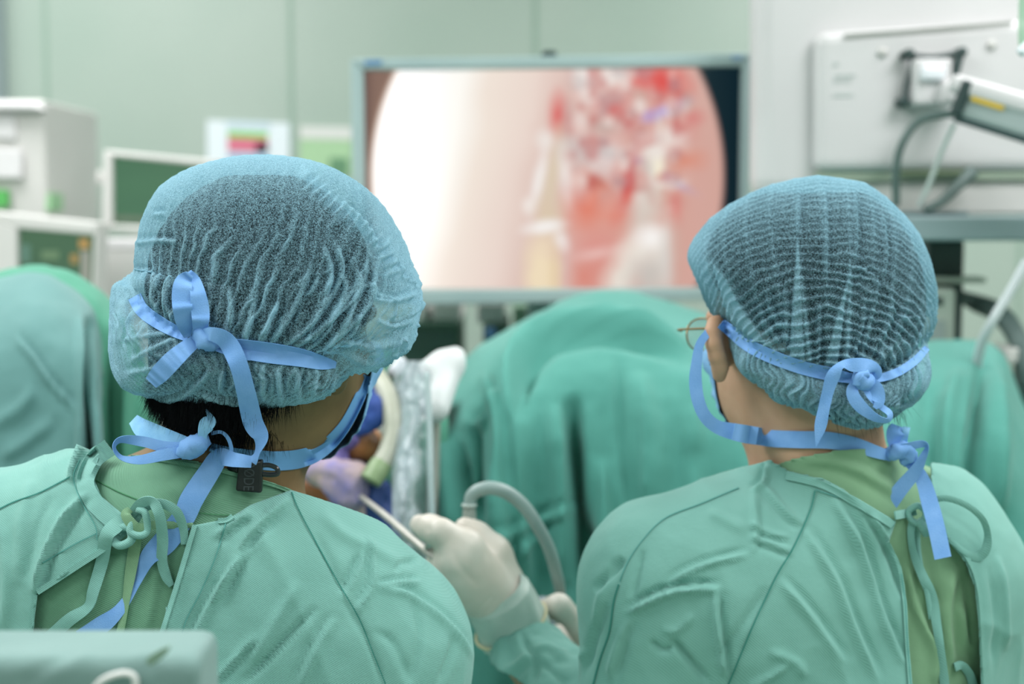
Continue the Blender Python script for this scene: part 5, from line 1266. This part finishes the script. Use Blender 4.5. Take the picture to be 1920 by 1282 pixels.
def wrR(px, py, qx, qy, b, V):
    ds, sd, t, _, _ = polydist(px, py, lerp_curve(np.array(tieR, float), 60))
    vis = np.clip((1.9 - b) / .5, 0, 1)
    up = py < np.interp(px, [p[0] for p in tieR], [p[1] for p in tieR])
    # flat seams running down toward the knot
    u = np.arctan2(qx - 1570, 1180 - qy) / .070
    cell = np.floor(u); fr = u - cell
    jit = (np.sin(cell * 12.9) * 43758.5) % 1.0
    rad = np.hypot((qx - 1548) * .92, (qy - 800)) + n2(qx, qy, .02, 3) * 9 + n2(qx, qy, .06, 13) * 3 + (jit - .5) * 6
    r1 = ridge(rad / 18.2 * 2 * np.pi, 2.4)
    low = np.clip((qy - 470) / 120, 0, 1)
    m = .6 + .4 * np.clip(n2(qx, qy, .018, 30) + .6, 0, 1)
    amp = .0009 + .0016 * low
    pl = np.exp(-((fr - .5) * (.10 + .0) / .012) ** 2)
    fold = np.clip((qy - 430) / 200, 0, 1) * np.clip(1 - np.abs(qx - 1560) / 170, 0, 1)
    wedge = np.clip(1 - np.abs(fr - .5) / (.05 + .22 * np.clip((qy - 440) / 240, 0, 1)), 0, 1) * ((cell.astype(int) % 2) == 0) * fold
    cr = np.clip(1 - np.abs(n2(qx, qy, .024, 40)) * 7, 0, 1) * np.clip((qy - 540) / 80, 0, 1) * np.clip(np.abs(qx - 1560) / 110 - .4, 0, 1)
    d1 = r1 * amp * 1.35 * m + wedge * .0022 + cr * .0024 + pl * .0006
    ph = (qx + n2(qx, qy, .03, 8) * 26) / 21 * 2 * np.pi
    r2 = ridge(ph, 1.4) * np.clip(n2(qx, qy, .02, 60) + .9, .2, 1.2)
    d = np.where(up, d1, r2 * .0040)
    groove = np.exp(-(ds / 16) ** 2); puf = np.exp(-((ds - 40) / 28) ** 2) * (~up)
    d = d - groove * .006 * vis + puf * .007 * vis
    dens = .04 + .34 * np.clip((b - .75) / .75, 0, 1) ** 1.5 + .46 * r1 * m * (.6 + .4 * low) + wedge * .65 + cr * .45 + pl * .12 + .16 * np.clip((470 - qy) / 120, 0, 1)
    fl = fold_lines(px, py, foldsR, 4.5) * vis; d = d + fl * .0022 * up
    wd = np.zeros(px.shape)
    for w_ in (W1, W2, W3):
        dd_, _, _, _, _ = polydist(px, py, w_, True); wd = np.maximum(wd, np.clip(.5 + np.where(inpoly(px, py, w_), dd_, -dd_) / 4, 0, 1))
    d = d + wd * .0016 * vis
    dens = dens * (1 - .8 * wd * vis) + wd * .78 * vis + np.clip(fl, -.2, 1) * .2
    dens = dens - .10 * np.exp(-((px - 1524) / 24) ** 2) * np.clip((py - 440) / 20, 0, 1) * up
    # double ply along the front edge
    dsf, sf, _, _, _ = polydist(px, py, np.array([(1335, 500), (1360, 545), (1400, 610), (1440, 660), (1480, 690)], float))
    front = np.clip(1 - dsf / 20, 0, 1)
    dens = np.where(up, dens + front * .35 + np.clip((1345 - px) / 40, 0, 1) * .4, .62 + .35 * r2)
    return d, np.clip(dens, 0, 1.15)
V, F, N, dens, A_, B_ = cap_mesh((1530, 575, 1.425), outR, .116, .125, wrR, .075)
V, F, dens = cap_finish(V, F, N, dens, A_, B_, fBR, HR, RR_, (-.005, .45, -.110))
capR = obj('surgical_cap', V, F, M_cap2, RS, attrs={'dens': dens})
clamp_hair(hairR, capR, W(1530, 575, 1.425), .005, 780)

# ties
BcR = bvh(capR, bodyR); mR = maskR; BnR = bvh(bodyR, scrubR, gownR, hairR)
def tR(name, pts, B=None, m=M_tie, n=60, puff=.0002): return ribbon(name, pts, m, mR, B, n, thick=.0005, puff=puff)
tR('mask_tie', [(1352, 606, .001, 20), (1372, 622, .001, 22), (1400, 645, .001, 24), (1440, 666, .001, 25), (1500, 688, .001, 25), (1550, 700, .001, 25), (1590, 708, .002, 20), (1606, 712, .003, 14)], BcR)
tR('mask_tie', [(1628, 712, .004, 12), (1660, 706, .002, 16), (1690, 694, .001, 16), (1718, 674, .001, 15), (1738, 652, .001, 12)], BcR, n=40)
kR = (hit(BcR, 1612, 712) or 1.3) - .010
tR('tie_loop', [(1612, 708, kR, 12), (1640, 700, kR - .006, 26, 10), (1630, 686, kR - .012, 26, 20), (1600, 684, kR - .014, 26, 0), (1578, 684, kR - .014, 16, 30), (1562, 705, kR - .013, 26, -10), (1552, 735, kR - .010, 22, -10), (1545, 765, kR - .008, 22, 10), (1538, 800, kR - .006, 22, 0), (1530, 836, kR - .004, 2, 0)], n=90)
tR('tie_loop', [(1606, 712, kR - .004, 14), (1598, 735, kR - .008, 24, 15), (1612, 760, kR - .010, 26, 20), (1640, 782, kR - .012, 18, 30), (1664, 788, kR - .012, 13, 50), (1668, 775, kR - .012, 13, 30), (1652, 762, kR - .010, 12, 10), (1634, 745, kR - .010, 14, 20), (1620, 722, kR - .006, 14, 0)], n=80)
tR('tie_end', [(1622, 712, kR - .006, 22), (1640, 730, kR - .010, 34, 20), (1648, 752, kR - .012, 22, 0), (1640, 765, kR - .012, 8, 0)], n=30)
V, F = tube([W(1600, 706, kR - .002), W(1612, 708, kR - .006), W(1624, 716, kR - .006), W(1632, 726, kR - .002)], [.005, .010, .010, .005], 20, 14); V = crumple(V)
obj('tie_knot', V, F, M_tie, mR)
V, F = tube([W(1606, 722, kR - .010), W(1610, 705, kR - .012), W(1628, 700, kR - .012)], .004, 14, 10); obj('tie_knot', V, F, M_tie, mR)
hf = hit(BnR, 1345, 760) or 1.37
tR('mask_tie', [(1338, 604, 1.375, 14), (1328, 622, 1.368, 15, 20), (1312, 646, 1.362, 16, 0), (1306, 680, 1.36, 20, 0), (1304, 715, 1.36, 24, 0), (1309, 750, 1.36, 24, 0), (1322, 780, 1.362, 24, 0), (1345, 800, 1.365, 26, 10), (1380, 810, 1.363, 32, 0), (1420, 817, 1.360, 33, 0)], n=70)
tR('mask_tie', [(1375, 809, 1.350, 32, 0), (1400, 814, min(1.355, (hit(BnR, 1400, 822) or 1.36) - .008), 34, 0), (1425, 818, (hit(BnR, 1425, 822) or 1.36) - .006, 33, 0), (1450, 822, (hit(BnR, 1450, 822) or 1.38) - .003, 32, 0), (1500, 824, (hit(BnR, 1500, 824) or 1.38) - .003, 32), (1550, 825, (hit(BnR, 1550, 825) or 1.38) - .003, 32), (1600, 833, (hit(BnR, 1600, 833) or 1.38) - .003, 28), (1640, 846, (hit(BnR, 1640, 846) or 1.38) - .004, 24), (1672, 856, (hit(BnR, 1672, 862) or 1.40) - .008, 18)], n=70, m=M_tie)
k2 = (hit(BnR, 1685, 880) or 1.40) - .014
tR('tie_loop', [(1684, 852, k2, 14), (1680, 830, k2 - .002, 30, 10), (1679, 812, k2 - .004, 34, 0), (1684, 798, k2 - .002, 32, 40)], n=24)
tR('tie_loop', [(1700, 800, k2 - .002, 14), (1697, 815, k2 - .004, 14, 20), (1690, 845, k2, 16, 0)], n=20, m=M_tie_l)
V, F = tube([W(1662, 848, k2), W(1676, 848, k2 - .006), W(1696, 842, k2 - .006), W(1704, 856, k2 - .004), W(1690, 866, k2)], [.005, .009, .009, .008, .005], 26, 14); V = crumple(V)
obj('tie_knot', V, F, M_tie, mR)
tR('tie_loop', [(1668, 845, k2 - .008, 12), (1700, 838, k2 - .012, 16, 20), (1728, 832, k2 - .013, 14, 20), (1738, 838, k2 - .013, 14, 60), (1730, 858, k2 - .012, 16, 20), (1716, 884, k2 - .008, 24, 0), (1690, 915, k2 - .003, 28, 0), (1664, 950, k2 + .002, 30, 0)], n=80)
tR('tie_end', [(1694, 862, k2 - .002, 14), (1718, 880, k2 - .004, 22, 10), (1732, 905, k2 - .006, 28, 10), (1744, 945, k2 - .012, 32, 0), (1756, 990, k2 - .018, 32, 0), (1768, 1046, k2 - .022, 32, 0)], n=50)
# seams and hems
gR = bvh(gownR)
seam('seam', [(1528, 920), (1519, 957), (1488, 1026), (1457, 1078), (1419, 1157), (1385, 1237), (1361, 1295)], M_seamthread, gownR, gR, 2.8)
seam('seam', [(1385, 914), (1316, 943), (1247, 971), (1205, 1012), (1176, 1055), (1162, 1090)], M_thread_l, gownR, gR, 1.8)
seam('seam', [(1160, 1095), (1150, 1130), (1142, 1185), (1125, 1235), (1110, 1290)], M_seamthread, gownR, gR, 3.0)
seam('seam', [(1528, 918), (1560, 928), (1604, 944), (1640, 962), (1676, 986)], M_thread_l, gownR, gR, 2.0)
seam('seam', [(1690, 1075), (1697, 1130), (1701, 1200), (1708, 1290)], M_thread_l, gownR, gR, 1.8, .0012)
def hemR(pts, w, B=gR, m=M_gown2, par=gownR, name='hem'): return ribbon(name, [(p[0], p[1], .0006, w) for p in pts], m, par, B, 20 * len(pts), thick=.0015, nx=5)
hemR([(1474, 892), (1540, 908), (1610, 945), (1674, 984)], 14, name='collar_band')
hemR([(1664, 1016), (1686, 1064), (1696, 1130), (1700, 1200), (1708, 1300)], 7)
hemR([(1766, 965), (1782, 1010), (1816, 1050), (1834, 1100), (1842, 1180), (1846, 1300)], 7)
def cordR(name, pts, n=70, m=M_gown2): return ribbon(name, pts, m, gownR, None, n, thick=.0013, puff=.0007)
hr = lambda x, y: (hit(BnR, x, y) or 1.40)
k3 = hr(1722, 965) - .012
cordR('neck_cord', [(1678, 966, hr(1674, 975) - .003, 16), (1700, 962, k3, 16), (1718, 958, k3 - .002, 14)], 24)
cordR('neck_cord', [(1728, 955, k3 - .002, 12), (1750, 938, k3 - .010, 11, 20), (1775, 934, k3 - .012, 11, 10), (1810, 946, k3 - .012, 11, 10), (1840, 970, k3 - .008, 12, 20), (1852, 1000, k3 - .002, 16, 40), (1848, 1030, k3, 18, 10), (1832, 1044, k3 + .002, 16, 0), (1808, 1034, hr(1808, 1034) - .003, 10, 20), (1780, 1010, hr(1780, 1010) - .003, 10, 0)], 90)
cordR('neck_cord', [(1712, 972, k3 - .002, 14), (1708, 1000, hr(1708, 1000) - .006, 14, 20), (1714, 1040, hr(1714, 1040) - .005, 14, 10), (1730, 1080, hr(1730, 1080) - .005, 18, -10), (1748, 1120, hr(1748, 1120) - .005, 20, 20), (1756, 1170, hr(1756, 1170) - .005, 17, 0), (1764, 1220, hr(1764, 1220) - .004, 16, 20), (1772, 1290, hr(1772, 1270) - .004, 18, 0)], 90)
cordR('neck_cord', [(1722, 975, k3 - .002, 12), (1720, 1010, hr(1720, 1010) - .003, 10, 0), (1726, 1060, hr(1726, 1060) - .003, 9, 0), (1738, 1110, hr(1738, 1110) - .003, 9, 0), (1746, 1160, hr(1746, 1160) - .003, 9, 0)], 50)
V, F = tube([W(1704, 958, k3 - .004), W(1722, 948, k3 - .008), W(1736, 962, k3 - .008), W(1726, 982, k3 - .006), W(1708, 974, k3 - .004)], .0032, 40, 12, closed=True); obj('cord_knot', V, F, M_gown2, gownR)
V, F = tube([W(1722, 974, k3 - .006), W(1734, 990, k3 - .006), W(1738, 1002, k3 - .004)], [.0045, .006, .0045], 16, 12); obj('cord_knot', V, F, M_gown2, gownR)
cordR('neck_cord', [(1790, 1250, hr(1790, 1250) - .004, 16), (1804, 1247, hr(1804, 1250) - .006, 15, 10), (1818, 1264, hr(1818, 1264) - .005, 16, 10), (1826, 1292, hr(1826, 1280) - .004, 16, 0)], 30)

# gloved hands
def hand(bones, k=.012, h=.0019, pad=.035):
    f = union([('c', W(*a[:3]), W(*b[:3]), a[3], b[3]) for a, b in bones], k)
    P = np.array([W(*q[:3]) for ab in bones for q in ab]); lo, hi = P.min(0) - pad, P.max(0) + pad
    V, F = nets(f, axis(lo[0], hi[0], h), axis(lo[1], hi[1], h), axis(lo[2], hi[2], h)); return V, F, f
wr = (945, 1135, 1.60, .026)
B1 = [(wr, (872, 1028, 1.555, .021)), (wr, (856, 1052, 1.548, .021)), (wr, (852, 1078, 1.556, .020)), (wr, (862, 1104, 1.572, .020)),
      ((872, 1026, 1.555, .0165), (828, 1000, 1.55, .0145)), ((828, 1000, 1.55, .0140), (806, 990, 1.57, .013)), ((806, 990, 1.57, .0130), (788, 984, 1.59, .0115)),
      ((852, 1050, 1.548, .0170), (828, 1048, 1.59, .0145)), ((828, 1048, 1.59, .0140), (842, 1052, 1.628, .0125)), ((842, 1052, 1.628, .0125), (866, 1048, 1.632, .011)),
      ((848, 1078, 1.556, .0165), (834, 1082, 1.60, .0140)), ((834, 1082, 1.60, .0135), (850, 1082, 1.635, .012)), ((850, 1082, 1.635, .012), (874, 1074, 1.636, .0105)),
      ((862, 1106, 1.572, .0160), (852, 1116, 1.61, .0130)), ((852, 1116, 1.61, .0125), (868, 1112, 1.638, .0105)), ((868, 1112, 1.638, .0105), (888, 1102, 1.636, .0095)),
      ((952, 1100, 1.61, .022), (925, 1038, 1.60, .0195)), ((925, 1038, 1.60, .0180), (893, 1006, 1.60, .0150)), ((893, 1006, 1.60, .0145), (872, 990, 1.60, .0120)),
      (wr, (965, 1178, 1.61, .026))]
V, F, f = hand(B1); N = grad(f, V)
V = strokes(V, N, [([(850, 1030), (862, 1060), (900, 1100)], 8, -1.2, 'n'), ([(925, 1115), (900, 1140), (885, 1160)], 5, -.8, 'n'), ([(935, 1120), (910, 1150)], 5, -.8, 'n'), ([(945, 1128), (922, 1160)], 5, -.8, 'n'), ([(800, 985), (806, 996)], 5, -.6, 'n')])
V = V + N * (.0005 * vnoise(V, 90))[:, None]
gl = obj('surgical_glove', V, F, M_glove, RS)
axs = (W(975, 1200, 1.615) - W(925, 1105, 1.59)); axs /= np.linalg.norm(axs)
pr = [(W(924, 1102, 1.592), .0340), (W(932, 1118, 1.597), .0400), (W(945, 1142, 1.603), .0400), (W(957, 1166, 1.608), .0400), (W(968, 1188, 1.613), .0405)]
V, F = tube([p[0] for p in pr], [p[1] for p in pr], 60, 96, cap=False)
ang = np.arctan2(*(((V - pr[0][0]) @ np.stack([np.cross(axs, [0, 0, 1]), np.cross(axs, np.cross(axs, [0, 0, 1]))], 1)).T))
tt = (V - pr[0][0]) @ axs
cen = pr[0][0] + tt[:, None] * axs
V = cen + (V - cen) * (1 + .025 * np.sin(ang * 9 + tt * 60) * np.clip(tt / .05, 0, 1) + .02 * vnoise(V, 80))[:, None]
cf = obj('glove_cuff', V, F, M_cuff, gl, solid=.0006)
e = W(958, 1170, 1.609); s1 = np.cross(axs, [0, 0, 1]); s1 /= np.linalg.norm(s1); s2 = np.cross(axs, s1)
V, F = tube([e + (s1 * math.cos(a) + s2 * math.sin(a)) * .0432 for a in np.linspace(0, 2 * math.pi, 40, endpoint=False)], .0019, 90, 10, closed=True); obj('rolled_edge', V, F, M_roll, cf)
B2 = [((1122, 1222, 1.655, .020), (1092, 1178, 1.64, .0140)), ((1092, 1178, 1.64, .0135), (1048, 1137, 1.63, .0130)), ((1048, 1137, 1.63, .0125), (1012, 1142, 1.64, .0100)),
      ((1122, 1222, 1.655, .022), (1094, 1206, 1.67, .0120)), ((1094, 1206, 1.67, .0120), (1066, 1190, 1.70, .0105)), ((1066, 1190, 1.70, .0105), (1046, 1190, 1.72, .009)),
      ((1122, 1224, 1.655, .022), (1092, 1212, 1.68, .0145)), ((1092, 1212, 1.68, .014), (1060, 1198, 1.70, .012)), ((1060, 1198, 1.70, .012), (1034, 1190, 1.71, .010)),
      ((1122, 1228, 1.66, .022), (1098, 1232, 1.69, .013)), ((1098, 1232, 1.69, .013), (1070, 1222, 1.71, .010)), ((1070, 1222, 1.71, .010), (1050, 1212, 1.715, .009)),
      ((1122, 1222, 1.655, .022), (1150, 1190, 1.69, .015)), ((1150, 1190, 1.69, .015), (1130, 1165, 1.70, .011)),
      ((1118, 1220, 1.65, .023), (1170, 1240, 1.67, .026))]
V, F, f = hand(B2); obj('surgical_glove', V, F, M_glove, RS)
# ----------------------------------------------------------------- instruments and the blurred field between the surgeons
ins = root('endoscope', 'slim steel endoscope held in the white glove, pointing up to the left', 'instrument', W(818, 1045, 1.56))
V, F = tube([W(676, 930, 1.76), W(722, 966, 1.69), W(770, 1008, 1.62), W(822, 1052, 1.565)], [.0032, .0040, .0042, .0044], 30, 16); obj('shaft', V, F, M_steelp, ins)
V, F = tube([W(800, 1028, 1.585), W(806, 1020, 1.575), W(811, 1024, 1.57)], [.003, .0052, .003], 12, 12); obj('irrigation_tap', V, F, M_steel, ins)
V, F = tube([W(822, 1052, 1.565), W(845, 1050, 1.585), W(870, 1030, 1.60), W(880, 990, 1.605)], [.008, .010, .010, .0085], 30, 18); obj('camera_head', V, F, M_greyp, ins)
cab = root('camera_cable', 'grey camera cable arching from the white glove over to the lower drape', 'cable', W(880, 980, 1.61))
V, F = tube([W(881, 990, 1.606), W(880, 972, 1.607), W(880, 950, 1.608)], [.0078, .0080, .0072], 12, 18); obj('strain_relief', V, F, mat('cable_connector', '#8c9790', .35), cab)
V, F = tube([W(880, 948, 1.608), W(871, 952, 1.608)], [.006, .006], 4, 14); obj('connector_ring', *tube([W(880, 944, 1.608), W(880, 950, 1.608)], .0088, 2, 20, raw=True), mat('clear_ring', '#b5c4c0', .15), cab)
V, F = tube([W(880, 950, 1.608), W(884, 930, 1.607), W(900, 918, 1.606), W(925, 915, 1.606), W(955, 926, 1.61), W(985, 952, 1.615), W(1010, 990, 1.62), W(1030, 1030, 1.63), W(1043, 1075, 1.65), W(1050, 1110, 1.67), W(1050, 1170, 1.73), W(1048, 1300, 1.75)], [.0068, .0075, .0078, .0078, .0075, .0072, .007, .0065, .006], 110, 18); obj('cable_sleeve', V, F, M_cable, cab)

# crumpled clear plastic
def plastic(name, milk, al):
    m = mat(name, milk, .25, spec=.6); b = m.node_tree.nodes['Principled BSDF']
    tc = nd(m, 'ShaderNodeTexCoord'); n = nd(m, 'ShaderNodeTexNoise'); n.inputs['Scale'].default_value = 18; n.inputs['Detail'].default_value = 5
    mp = nd(m, 'ShaderNodeMapping'); mp.inputs['Scale'].default_value = (1.4, 1, .35)
    lk(m, tc.outputs['Object'], mp.inputs[0]); lk(m, mp.outputs[0], n.inputs[0])
    r = nd(m, 'ShaderNodeMapRange'); r.inputs['From Min'].default_value = .38; r.inputs['From Max'].default_value = .66
    r.inputs['To Min'].default_value = al[0]; r.inputs['To Max'].default_value = al[1]
    lk(m, n.outputs['Fac'], r.inputs[0]); lk(m, r.outputs[0], b.inputs['Alpha']); return m
M_pl = plastic('clear_plastic_film', '#b9c6cc', (.10, .8))
def film(name, label, rows, d, m, amp=.014, S=1.0, seed=0, n=90):
    """rows of (y, x left, x right)"""
    y = np.array([r[0] for r in rows], float); xl = np.array([r[1] for r in rows], float); xr = np.array([r[2] for r in rows], float)
    Y = np.linspace(y[0], y[-1], n * 2); XL = np.interp(Y, y, xl); XR = np.interp(Y, y, xr); u = np.linspace(0, 1, n)
    X = XL[None] * (1 - u[:, None]) + XR[None] * u[:, None]; YY = np.broadcast_to(Y, X.shape)
    D = (d if np.ndim(d) == 0 else np.interp(Y, d[0], d[1])[None]) + .03 * (2 * u[:, None] - 1) ** 2
    D = D + amp * (n2(X * 1.2, YY * .35, .03 * S, seed) + .6 * (1 - 2 * np.abs(n2(X, YY * .5, .06 * S, seed + 4))) + .3 * n2(X, YY, .14 * S, seed + 7))
    t = obj(name, WA(X, YY, D).reshape(-1, 3), grid_faces(n, 2 * n), m, None, solid=.0004)
    return tag(t, label, 'plastic sheet')
film('plastic_sleeve', 'crumpled clear plastic hanging beside the cream tube, over the green drape', [(676, 752, 800), (700, 738, 812), (780, 742, 812), (860, 734, 806), (940, 735, 805), (1000, 735, 822), (1060, 725, 838), (1150, 745, 860), (1300, 765, 880)], ([676, 1000, 1300], [1.80, 1.68, 1.66]), M_pl, .010, .45, 1)
film('plastic_bag', 'glossy crumpled clear plastic low under the gloves between the two gowns', [(1118, 992, 1030), (1150, 1000, 1060), (1200, 1040, 1090), (1260, 1050, 1110), (1330, 1050, 1110)], 1.76, plastic('violet_film', '#d6d6e4', (.2, .95)), .012, 1.4, 5)
tag(obj('plastic_rod', *tube([W(800, 700, 1.78), W(806, 800, 1.75), W(808, 900, 1.72), W(812, 1010, 1.70), W(820, 1200, 1.70)], .004, 40), mat('frosted_rod', '#9fb4b4', .3, alpha=.8)), 'thin frosted tube standing in the clear plastic by the green drape', 'tube')
# white padded support
def blobmesh(L, k, h, pad=.05):
    f = union(L, k); P = np.array([q for t in L for q in ((t[1], t[2]) if t[0] == 'c' else (t[1] - t[2], t[1] + t[2]))]); lo, hi = P.min(0) - pad, P.max(0) + pad
    V, F = nets(f, axis(lo[0], hi[0], h), axis(lo[1], hi[1], h), axis(lo[2], hi[2], h)); return V, F, f
V, F, f = blobmesh([('c', W(855, 667, 1.86), W(848, 678, 1.85), .011, .013), ('c', W(840, 690, 1.85), W(815, 765, 1.80), .019, .019), ('c', W(822, 682, 1.85), W(800, 692, 1.83), .012, .012)], .02, .003)
sp = root('padded_support', 'rounded white padded rest wrapped beside the big green drape', 'support', W(815, 785, 1.81))
obj('pad', V, F, noisy(mat('white_padding', '#cdd2d2', .55), '#c8cdcd', '#d4d8d8', 12, 2), sp)
V, F = tube([W(815, 770, 1.81), W(812, 900, 1.84), W(812, 1300, 1.86)], .008, 10, 12); obj('stem', V, F, M_steelp, sp)
tb = root('ventilation_tube', 'cream curved hose with a pale green end bowing down right of the left surgeon\'s face', 'tube', W(704, 905, 1.76))
V, F = tube([W(690, 686, 1.86), W(706, 706, 1.84), W(726, 738, 1.81), W(736, 775, 1.79), W(737, 812, 1.78), W(726, 850, 1.77), W(708, 880, 1.76)], .0125, 70, 20)
tt = np.linspace(0, 1, 70)[:, None].repeat(20, 1)
obj('hose', np.concatenate([V]), F, noisy(mat('cream_hose', '#b0b2a2', .4), '#abad9c', '#b7b9aa', 30, 2), tb)
V, F = tube([W(716, 868, 1.765), W(706, 884, 1.76), W(694, 902, 1.755)], [.0135, .0145, .0135], 16, 20); obj('end_cap', V, F, mat('green_cap', '#8aa077', .4), tb)
obj('connector', *tube([W(736, 700, 1.85), W(746, 690, 1.86), W(752, 676, 1.87)], [.008, .01, .008], 12, 14), mat('pale_connector', '#bcc0c8', .3), tb)
# patient area: orange prepped skin, blue cloths, gauze
def lump(name, label, cat, els, m, k=.02, h=.004, amp=.004, sc=45, seed=0):
    V, F, f = blobmesh([('e', W(*e[:3]), np.array(e[3]), None) for e in els], k, h); N = grad(f, V)
    V = V + N * (amp * vnoise(V, sc, seed) + amp * .5 * (1 - 2 * np.abs(vnoise(V, sc * 2, seed + 3))))[:, None]
    return tag(obj(name, V, F, m), label, cat)
M_bluecl = noisy(mat('deep_blue_cloth', '#2a4c98', .7), '#243f84', '#3458a6', 20, 3)
lump('blue_cloth', 'deep blue crumpled cloth just left of the cream hose, below the blue cap', 'cloth', [(690, 770, 1.80, (.022, .02, .022)), (700, 740, 1.83, (.018, .02, .02)), (664, 800, 1.80, (.012, .02, .012))], M_bluecl, seed=1)
lump('green_cloth', 'small bright green cloth edge at the top of the cream hose', 'cloth', [(722, 686, 1.92, (.030, .02, .020)), (690, 715, 1.92, (.018, .02, .025))], M_drape_g, seed=2)
lump('blue_cloth', 'navy cloth at the endoscope tip under the green end of the cream hose', 'cloth', [(678, 918, 1.80, (.026, .02, .022)), (712, 930, 1.80, (.016, .02, .020)), (704, 975, 1.80, (.020, .02, .040)), (660, 870, 1.82, (.020, .02, .010)), (726, 1010, 1.79, (.016, .02, .036))], mat('navy_cloth', '#28447f', .7), seed=3)
lump('patient', 'orange-brown prepped skin of the patient glimpsed between blue cloths at centre left', 'person', [(666, 836, 1.83, (.034, .03, .026)), (618, 846, 1.85, (.036, .03, .022)), (640, 810, 1.87, (.030, .03, .024)), (600, 905, 1.90, (.06, .05, .04)), (700, 850, 1.88, (.02, .03, .03))], noisy(mat('prepped_skin', '#a8703e', .5), '#8a5a38', '#bd7c42', 22, 3), seed=4)
lump('gauze', 'pale lavender and pink gauze pad in front of the orange patient skin', 'gauze', [(632, 888, 1.78, (.040, .016, .020)), (650, 910, 1.77, (.026, .016, .026)), (600, 878, 1.80, (.020, .015, .018)), (668, 950, 1.79, (.018, .02, .035))], noisy(mat('lavender_gauze', '#b0a6b4', .8), '#837cae', '#bfa79f', 26, 3), seed=5)
lump('violet_band', 'thin violet strip of cloth crossing the orange patient skin', 'cloth', [(632, 845, 1.79, (.008, .012, .026)), (648, 822, 1.79, (.014, .012, .008)), (618, 872, 1.785, (.04, .012, .006))], mat('violet_cloth', '#6b5f9c', .7), seed=6)
# operating table under it all
ot = root('operating_table', 'padded operating table hidden under the green drapes', 'table', (-.12, 2.05, 0))
obj('mattress', *box((-.10, 2.30, .93), (.46, .30, .08)), M_dark, ot, smooth=False, bevel=.02)
obj('table_top', *box((-.10, 2.30, .87), (.48, .32, .04)), M_steelp, ot, smooth=False, bevel=.006)
obj('column', *box((-.10, 2.30, .45), (.16, .16, .82)), M_steelp, ot, smooth=False, bevel=.01)
obj('base', *box((-.10, 2.30, .05), (.46, .30, .08)), M_dark, ot, smooth=False, bevel=.02)
drape('surgical_drape', 'dark green drape below the blue cloths between the left surgeon and the gloved hands', (500, 840), [(440, 980), (520, 920), (600, 870), (680, 860), (740, 800), (780, 700), (840, 720)], 1.97, .10, 70, M_drape_g, [([(740, 900), (750, 1000), (760, 1100)], 14, -14, 'n')], back=.04, seed=12)

# ----------------------------------------------------------------- draped stand in the near left corner
dn = .90
st = root('draped_stand', 'near pale green cloth-covered box in the lower left corner, out of focus', 'table', (W(100, 1200, .88)[0], .9, 0))
zt = W(400, 1190, .905)[2]; x0 = W(-260, 1190, .9)[0]; x1 = W(399, 1190, .9)[0]; yb = .905; yf = .835
nx_, nt_ = 200, 150
prof = []
for t in np.linspace(0, 1, nt_):
    L = t * (.06 + .07 + 1.3)
    r = .008
    if L < .06: prof.append((yb, zt - .06 + L))
    elif L < .13: prof.append((yb - (L - .06), zt))
    else: prof.append((yf, zt - (L - .13)))
# closed rounded slab built as an sdf so the cloth has soft corners
c_ = np.array([(x0 + x1) / 2, (yb + yf) / 2, zt - .35]); hs_ = np.array([(x1 - x0) / 2, (yb - yf) / 2, .35])
def fbx(p):
    q = np.abs(p - c_) - (hs_ - .010); return np.sqrt((np.maximum(q, 0) ** 2).sum(-1)) + np.minimum(q.max(-1), 0) - .010
xs, ys, zs = axis(x0 - .02, x1 + .02, .004), axis(yf - .02, yb + .02, .004), np.r_[axis(zt - .72, zt - .15, .02)[:-1], axis(zt - .15, zt + .02, .004)]
V, F = nets(fbx, xs, ys, zs); N = grad(fbx, V)
V = strokes(V, N, [([(30, 1290), (90, 1250), (150, 1215)], 12, -2.0, 'n'), ([(250, 1250), (300, 1215), (350, 1200)], 14, 1.6, 'n'), ([(60, 1284), (120, 1250), (180, 1225)], 8, 1.5, 'n'), ([(360, 1282), (372, 1240), (392, 1200)], 12, 2, 'n'), ([(220, 1270), (290, 1238), (340, 1225)], 12, -1.4, 'n')])
V = V + N * (.0016 * vnoise(V, 24, 2))[:, None]
obj('cloth_cover', V, F, M_table, st)
obj('pole', *box((c_[0], c_[1], (zt - .7) / 2), (.04, .04, zt - .7)), M_steelp, st, smooth=False, bevel=.005)
obj('foot', *join([box((c_[0], c_[1], .02), (.4, .05, .04)), box((c_[0], c_[1], .02), (.05, .3, .04))]), M_steelp, st, smooth=False, bevel=.005)
V, F, f = blobmesh([('e', W(302, 1238, .840), np.array([.0085, .004, .005]), roty(.9))], .005, .001, .01)
hs = []
sx = (WA(np.array([272, 290, 318, 312, 285, 272]), np.array([1238, 1222, 1216, 1230, 1244, 1246]), np.full(6, yf / math.cos(PITCH) * 1.0)))
def onface(pts):      # points on the front of the cover
    out = []
    for x, y in pts:
        w = W(x, y, 1.0) - CAM; out.append(CAM + w * ((yf - .0022) / w[1]))
    return np.array(out)
A = onface([(274, 1236), (286, 1226), (305, 1216), (320, 1211), (312, 1226), (296, 1240), (284, 1247), (275, 1245)])
obj('stain', np.vstack([A, A + [0, .002, 0]]), [tuple(range(8))[::-1]] + [(i, (i + 1) % 8, 8 + (i + 1) % 8, 8 + i) for i in range(8)], mat('olive_stain', '#7c9885', .9), st, smooth=False)
A = onface([(178, 1290), (192, 1274), (212, 1264), (236, 1259), (252, 1264), (257, 1276), (254, 1292)]) - [0, .003, 0]
tag(obj('towel_clip', *tube(A, .0019, 50, 14), mat('white_clip', '#dcdcda', .4)), 'white looped clip lying on the near pale green cover in the lower left corner', 'clip')
